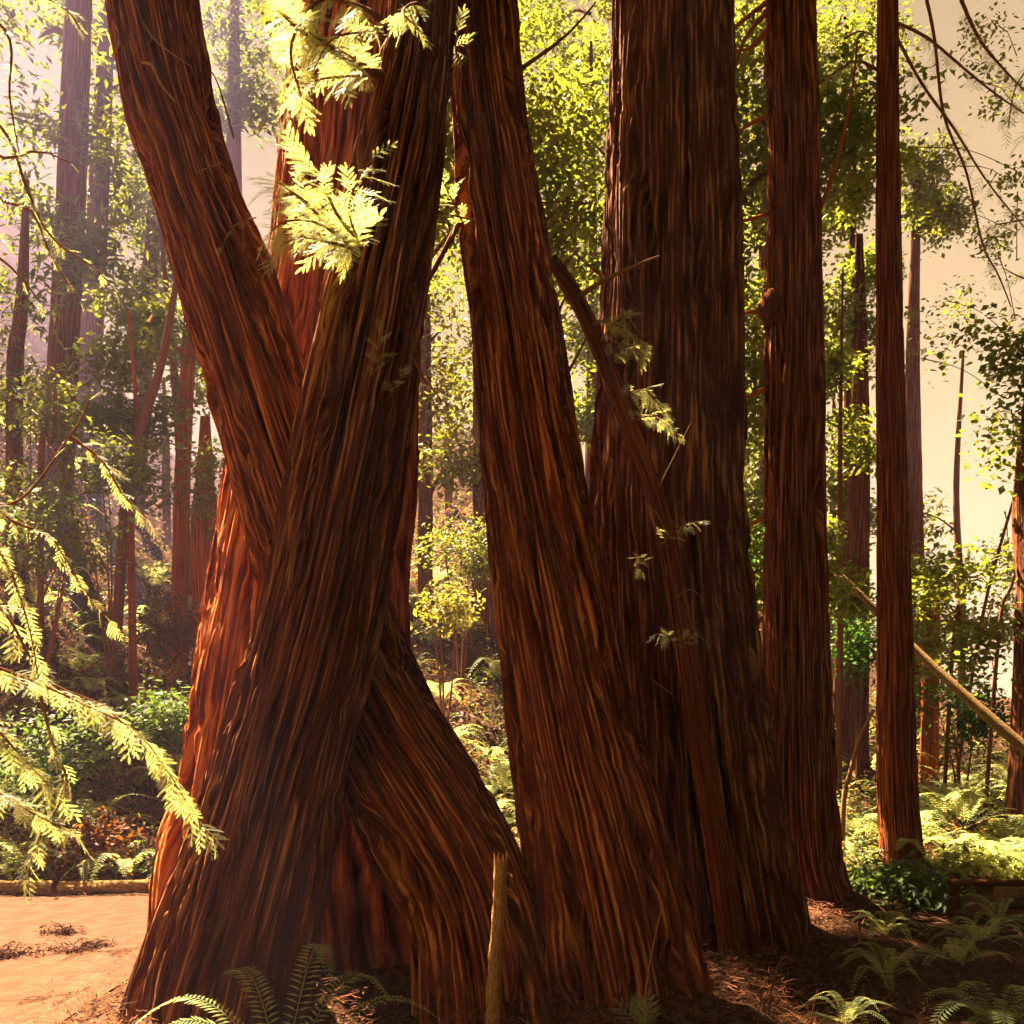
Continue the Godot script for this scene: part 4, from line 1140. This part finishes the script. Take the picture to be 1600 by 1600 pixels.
# ---------------------------------------------------------------- scene
func _ready() -> void:
	rng.seed = 20240
	n_bark.seed = 4
	n_bark.frequency = 1.0
	n_bark.noise_type = FastNoiseLite.TYPE_SIMPLEX_SMOOTH
	n_bark.fractal_type = FastNoiseLite.FRACTAL_NONE
	n_low.seed = 9
	n_low.frequency = 0.6
	n_low.fractal_type = FastNoiseLite.FRACTAL_NONE
	n_gap.seed = 31
	n_gap.frequency = 0.9
	n_gap.fractal_octaves = 2

	var cam := Camera3D.new()
	cam.name = "camera"
	cam.position = EYE
	cam.projection = Camera3D.PROJECTION_FRUSTUM
	cam.near = 0.05
	cam.size = 0.05 * 1600.0 / F
	cam.frustum_offset = Vector2(0, 0.05 * (HORIZON - 800.0) / F)
	cam.far = 2000.0
	cam.current = true
	add_child(cam)

	var sky_m := ProceduralSkyMaterial.new()
	sky_m.sky_top_color = lin(0.22, 0.16, 0.11)
	sky_m.sky_horizon_color = lin(1.15, 0.80, 0.37)
	sky_m.sky_curve = 0.6
	sky_m.ground_bottom_color = lin(0.05, 0.03, 0.02)
	sky_m.ground_horizon_color = lin(0.3, 0.2, 0.12)
	sky_m.sun_angle_max = 4.0
	var sky := Sky.new()
	sky.sky_material = sky_m
	var env := Environment.new()
	env.background_mode = Environment.BG_SKY
	env.sky = sky
	env.background_energy_multiplier = 0.08
	env.tonemap_mode = Environment.TONE_MAPPER_LINEAR
	env.tonemap_exposure = 13.3
	env.fog_enabled = true
	env.fog_density = 0.001
	env.fog_light_color = Color(0.80, 0.76, 0.95)
	env.sdfgi_enabled = true
	env.ssao_enabled = true
	env.ssil_enabled = true
	var we := WorldEnvironment.new()
	we.name = "environment"
	we.environment = env
	add_child(we)

	var sun := DirectionalLight3D.new()
	sun.name = "sun"
	sun.light_energy = 1.6
	sun.light_color = Color(1.0, 0.87, 0.68)
	sun.light_angular_distance = 0.6
	sun.shadow_enabled = true
	add_child(sun)
	sun.look_at_from_position(Vector3(-3.0, 8.3, -4.7), Vector3.ZERO)

	var mist := FogVolume.new()
	mist.name = "mist"
	mist.shape = RenderingServer.FOG_VOLUME_SHAPE_BOX
	mist.size = Vector3(24, 26, 20)
	mist.position = Vector3(-18.5, 14, -26)
	var fm := FogMaterial.new()
	fm.density = 0.010
	fm.albedo = Color(0.72, 0.70, 1.0)
	mist.material = fm
	mist.set_meta("kind", "stuff")
	mist.set_meta("label", "bluish sunlit mist hanging among the hillside conifers")
	mist.set_meta("category", "mist")
	add_child(mist)
	env.volumetric_fog_enabled = true
	env.volumetric_fog_density = 0.0

	make_materials()
	make_shared()
	build_ground()
	build_great_trees()
	build_background()
	build_kerbs()
	build_leaning_pole()
	build_small_wood()
	build_undergrowth()
	build_near_boughs()
